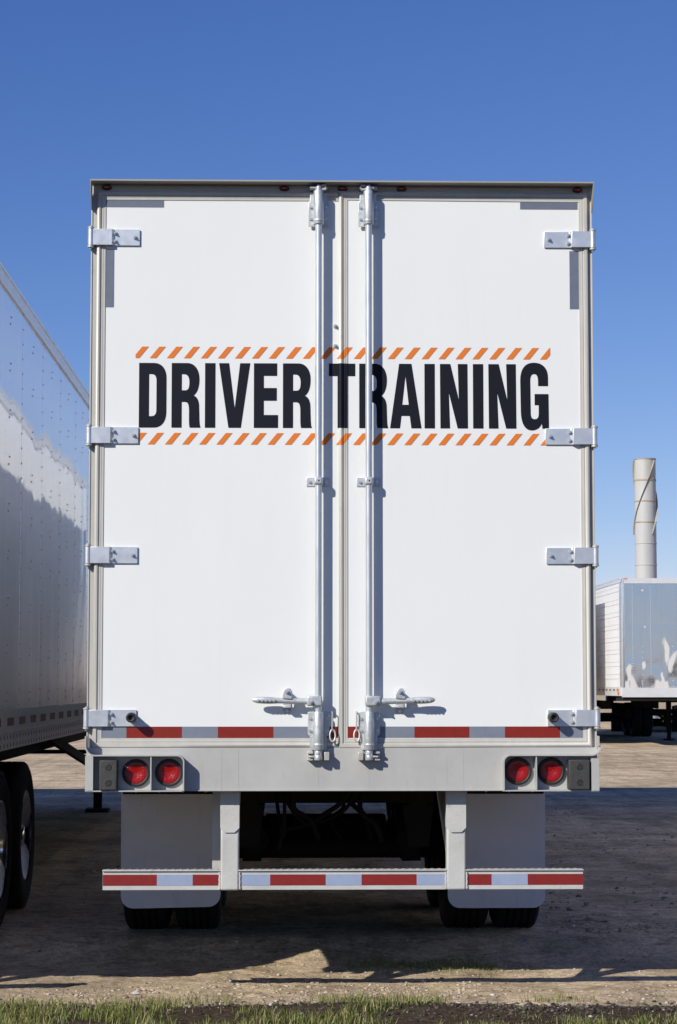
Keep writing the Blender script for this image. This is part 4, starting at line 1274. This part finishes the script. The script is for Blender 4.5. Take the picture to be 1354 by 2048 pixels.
# ------------------------------------------------------------------ verge: grass, soil clods, stones
def island_mat(name, stops, rough=0.6, trans=0.0):
    m = bpy.data.materials.new(name)
    m.use_nodes = True
    nt = m.node_tree
    b = nt.nodes['Principled BSDF']
    b.inputs['Roughness'].default_value = rough
    g_ = nt.nodes.new('ShaderNodeNewGeometry')
    r = nt.nodes.new('ShaderNodeValToRGB')
    e = r.color_ramp.elements
    while len(e) < len(stops):
        e.new(0.5)
    for q, (p, c) in zip(e, stops):
        q.position = p; q.color = (*c, 1)
    nt.links.new(g_.outputs['Random Per Island'], r.inputs[0])
    nt.links.new(r.outputs[0], b.inputs['Base Color'])
    if trans > 0:
        t = nt.nodes.new('ShaderNodeBsdfTranslucent')
        nt.links.new(r.outputs[0], t.inputs[0])
        mx = nt.nodes.new('ShaderNodeMixShader'); mx.inputs[0].default_value = trans
        out = nt.nodes['Material Output']
        nt.links.new(b.outputs[0], mx.inputs[1]); nt.links.new(t.outputs[0], mx.inputs[2]); nt.links.new(mx.outputs[0], out.inputs[0])
    return m
M['grass'] = island_mat('grass_blades', [(0.0, (0.085, 0.125, 0.018)), (0.35, (0.16, 0.21, 0.030)), (0.62, (0.26, 0.28, 0.06)), (0.80, (0.42, 0.37, 0.15)), (1.0, (0.62, 0.52, 0.31))], 0.5, 0.3)
M['clod'] = island_mat('soil_clods', [(0.0, (0.018, 0.013, 0.010)), (0.5, (0.060, 0.045, 0.033)), (0.88, (0.11, 0.085, 0.062)), (0.97, (0.20, 0.17, 0.135)), (1.0, (0.50, 0.48, 0.45))], 0.9)
M['stone'] = island_mat('gravel_stones', [(0.0, (0.13, 0.10, 0.075)), (0.35, (0.36, 0.29, 0.21)), (0.8, (0.50, 0.41, 0.31)), (0.985, (0.52, 0.44, 0.35)), (1.0, (0.68, 0.65, 0.61))], 0.85)

def blades(n, xs, ys, hmin, hmax, lean=0.5, wid=0.0035):
    """n tapered bent blades (7 verts, 5 faces as tris/quads -> all tris)"""
    a = RNG.uniform(0, 2 * np.pi, n)
    h = RNG.uniform(hmin, hmax, n) if np.isscalar(hmin) else hmin * RNG.uniform(0.6, 1.1, n)
    ln = RNG.uniform(0.1, lean, n) * h
    d = np.stack([np.cos(a), np.sin(a), np.zeros(n)], -1)
    a2 = a + np.pi / 2 + RNG.uniform(-0.6, 0.6, n)
    w = np.stack([np.cos(a2), np.sin(a2), np.zeros(n)], -1) * (RNG.uniform(0.5, 1.0, n) * wid)[:, None]
    base = np.stack([xs, ys, gh(xs, ys) - 0.004], -1)
    up_ = np.array([0, 0, 1.0])
    V = np.zeros((n, 7, 3))
    for j, (t, ww) in enumerate(((0, 1.0), (0.4, 0.85), (0.75, 0.55))):
        c = base + d * (ln * t ** 2)[:, None] + up_ * (h * (t - 0.12 * t * t * (ln / h)))[:, None]
        V[:, 2 * j] = c - w * ww; V[:, 2 * j + 1] = c + w * ww
    V[:, 6] = base + d * ln[:, None] + up_ * (h * (1 - 0.25 * ln / h))[:, None]
    f = np.array([[0, 1, 3], [0, 3, 2], [2, 3, 5], [2, 5, 4], [4, 5, 6]])
    F = (np.arange(n)[:, None, None] * 7 + f[None]).reshape(-1, 3)
    return V.reshape(-1, 3), F

def scatter_grass():
    n = 260000
    x = RNG.uniform(-3.4, 3.4, n)
    y = RNG.uniform(-2.2, 0.30, n)
    cl = fbm(x * 3.1 + 5, y * 3.7 + 2) + 0.6 * fbm(x * 9 + 1, y * 9)
    edge = 0.02 + 0.10 * np.sin(1.7 * x + 0.4) * 0.5 + 0.06 * np.sin(6.1 * x)
    # thin fringe along the gravel, bare soil bank to the right, fuller turf on the left and in front
    fringe = np.exp(-((y - edge + 0.02) / 0.07) ** 2) * (cl > 0.10) * 0.55
    front = sstep(-0.28, -0.62, y) * np.clip(0.40 + cl * 2.2, 0.01, 1)
    left = sstep(0.3, -1.1, x) * sstep(-0.02, -0.16, y) * np.clip(0.34 + cl * 2.2, 0.02, 1)
    tufts = (cl > 0.36) * sstep(0.05, -0.05, y) * 0.8
    p = np.maximum.reduce([fringe, front, left, tufts]) * 0.36
    k = RNG.uniform(0, 1, n) < p
    x, y, cl = x[k], y[k], cl[k]
    # the verge goes on to both sides and towards the viewer
    m_ = 230000
    x2 = RNG.uniform(-8, 8, m_); y2 = RNG.uniform(-7, 0.05, m_)
    c2 = fbm(x2 * 3.1 + 5, y2 * 3.7 + 2) + 0.6 * fbm(x2 * 9 + 1, y2 * 9)
    k2 = ((np.abs(x2) > 3.4) | (y2 < -2.2)) & (RNG.uniform(0, 1, m_) < np.clip(0.40 + c2 * 1.6, 0.02, 0.7) * sstep(0.05, -0.2, y2))
    x, y, cl = np.concatenate([x, x2[k2]]), np.concatenate([y, y2[k2]]), np.concatenate([cl, c2[k2]])
    hh = 0.030 + 0.040 * np.clip(cl + 0.45, 0, 1.1)
    hh = np.where(RNG.uniform(0, 1, len(x)) < 0.012, hh * 2.0, hh)
    far_ = (np.abs(x) > 3.4) | (y < -2.2)
    V, F = blades(len(x), x, y, np.where(far_, hh * 1.3, hh), None, 1.1, np.where(far_, 0.0045, 0.0024))
    return V, F
V, F = scatter_grass()
o = link('verge_grass', grid_mesh('verge_grass', V, F, M['grass']))
o['kind'] = 'stuff'; o['label'] = 'short green grass along the verge in the foreground'; o['category'] = 'grass'
n = 5000
x = RNG.normal(0.62, 0.36, n); y = 1.45 + RNG.normal(0, 0.16, n) + 0.05 * np.sin(5 * x)
k = fbm(x * 5, y * 6) > -0.05
V, F = blades(k.sum(), x[k], y[k], 0.012, 0.035, 1.2, 0.0016)
o = link('sparse_weeds', grid_mesh('sparse_weeds', V, F, M['grass']))
o['kind'] = 'stuff'; o['label'] = 'thin weeds growing in the shade behind the guard bar'; o['category'] = 'weeds'

def pebbles(n, xs, ys, smin, smax, flat=0.65, sink=0.25):
    """irregular stones from jittered icosahedra"""
    t = (1 + 5 ** 0.5) / 2
    iv = np.array([(-1, t, 0), (1, t, 0), (-1, -t, 0), (1, -t, 0), (0, -1, t), (0, 1, t), (0, -1, -t), (0, 1, -t), (t, 0, -1), (t, 0, 1), (-t, 0, -1), (-t, 0, 1)]) / (1 + t * t) ** 0.5
    fi = np.array([(0, 11, 5), (0, 5, 1), (0, 1, 7), (0, 7, 10), (0, 10, 11), (1, 5, 9), (5, 11, 4), (11, 10, 2), (10, 7, 6), (7, 1, 8), (3, 9, 4), (3, 4, 2), (3, 2, 6), (3, 6, 8), (3, 8, 9), (4, 9, 5), (2, 4, 11), (6, 2, 10), (8, 6, 7), (9, 8, 1)])
    s_ = smin * (smax / smin) ** (RNG.uniform(0, 1, n) ** 2.2)
    V = iv[None] * (1 + RNG.uniform(-0.3, 0.3, (n, 12, 1)))
    V = V * np.stack([RNG.uniform(0.7, 1.3, n), RNG.uniform(0.7, 1.2, n), RNG.uniform(0.5, 0.9, n) * flat * 1.3], -1)[:, None]
    a = RNG.uniform(0, 6.28, n)
    c, s2 = np.cos(a)[:, None], np.sin(a)[:, None]
    V = np.stack([V[..., 0] * c - V[..., 1] * s2, V[..., 0] * s2 + V[..., 1] * c, V[..., 2]], -1) * s_[:, None, None]
    V += np.stack([xs, ys, gh(xs, ys) + s_ * flat * (0.5 - sink)], -1)[:, None]
    F = (np.arange(n)[:, None, None] * 12 + fi[None]).reshape(-1, 3)
    return V.reshape(-1, 3), F
n = 42000
x = RNG.uniform(-3.4, 3.4, n); y = RNG.uniform(-0.15, 2.2, n)
k = RNG.uniform(0, 1, n) < (0.12 + 0.88 * np.exp(-((y - 0.30) / 0.4) ** 2)) * np.clip(0.25 + 1.5 * fbm(x * 1.6 + 1, y * 2.2), 0.06, 1)
V, F = pebbles(k.sum(), x[k], y[k], 0.0016, 0.015, 0.6, 0.35)
o = link('loose_gravel', grid_mesh('loose_gravel', V, F, M['stone']))
o['kind'] = 'stuff'; o['label'] = 'loose tan gravel scattered on the yard before the grass'; o['category'] = 'gravel'
n = 9000
x = RNG.uniform(-4.5, 6.5, n); y = 2.3 + 14 * RNG.uniform(0, 1, n) ** 1.6
k = (np.abs(x) > 1.35) & ((x > -1.35) | (x < -4.9) | (x > -1.95)) & (fbm(x * 1.2, y * 0.9) > -0.05)
V, F = pebbles(k.sum(), x[k], y[k], 0.004, 0.026, 0.6, 0.25)
o = link('yard_stones', grid_mesh('yard_stones', V, F, M['stone']))
o['kind'] = 'stuff'; o['label'] = 'loose stones strewn over the yard beside the lettered trailer'; o['category'] = 'gravel'
n = 20000
x = RNG.uniform(-3.4, 3.4, n); y = RNG.normal(-0.24, 0.13, n) - 0.02 * np.sin(1.3 * x)
k = RNG.uniform(0, 1, n) < np.clip(0.55 + 0.3 * np.sin(1.1 * x - 0.6) + fbm(x * 4, y * 4), 0.05, 1)
V, F = pebbles(k.sum(), x[k], y[k], 0.002, 0.015, 0.7, 0.2)
o = link('soil_clods', grid_mesh('soil_clods', V, F, M['clod']))
o['kind'] = 'stuff'; o['label'] = 'dark crumbly soil and chips between the grass tufts'; o['category'] = 'soil'

# crumpled scrap of paper on the gravel
b = MB()
px, py = -1.07, 0.34
pts = [(-0.030, 0.00), (-0.012, 0.018), (0.012, 0.020), (0.034, 0.006), (0.026, -0.012), (0.0, -0.020), (-0.022, -0.014)]
zc = float(gh(px, py))
ring = [b.bm.verts.new((px + p[0], py + p[1], zc + 0.006 + 0.010 * ((i * 37) % 5) / 5)) for i, p in enumerate(pts)]
cv = b.bm.verts.new((px + 0.004, py + 0.002, zc + 0.024))
for i in range(len(ring)):
    b.bm.faces.new((ring[i], ring[(i + 1) % len(ring)], cv))
ext = bmesh.ops.solidify(b.bm, geom=b.bm.faces[:], thickness=0.001)
o = part('paper_scrap', b, 'paper', smooth=False)
o['label'] = 'small crumpled white paper scrap lying on the lit gravel'
o['category'] = 'litter'
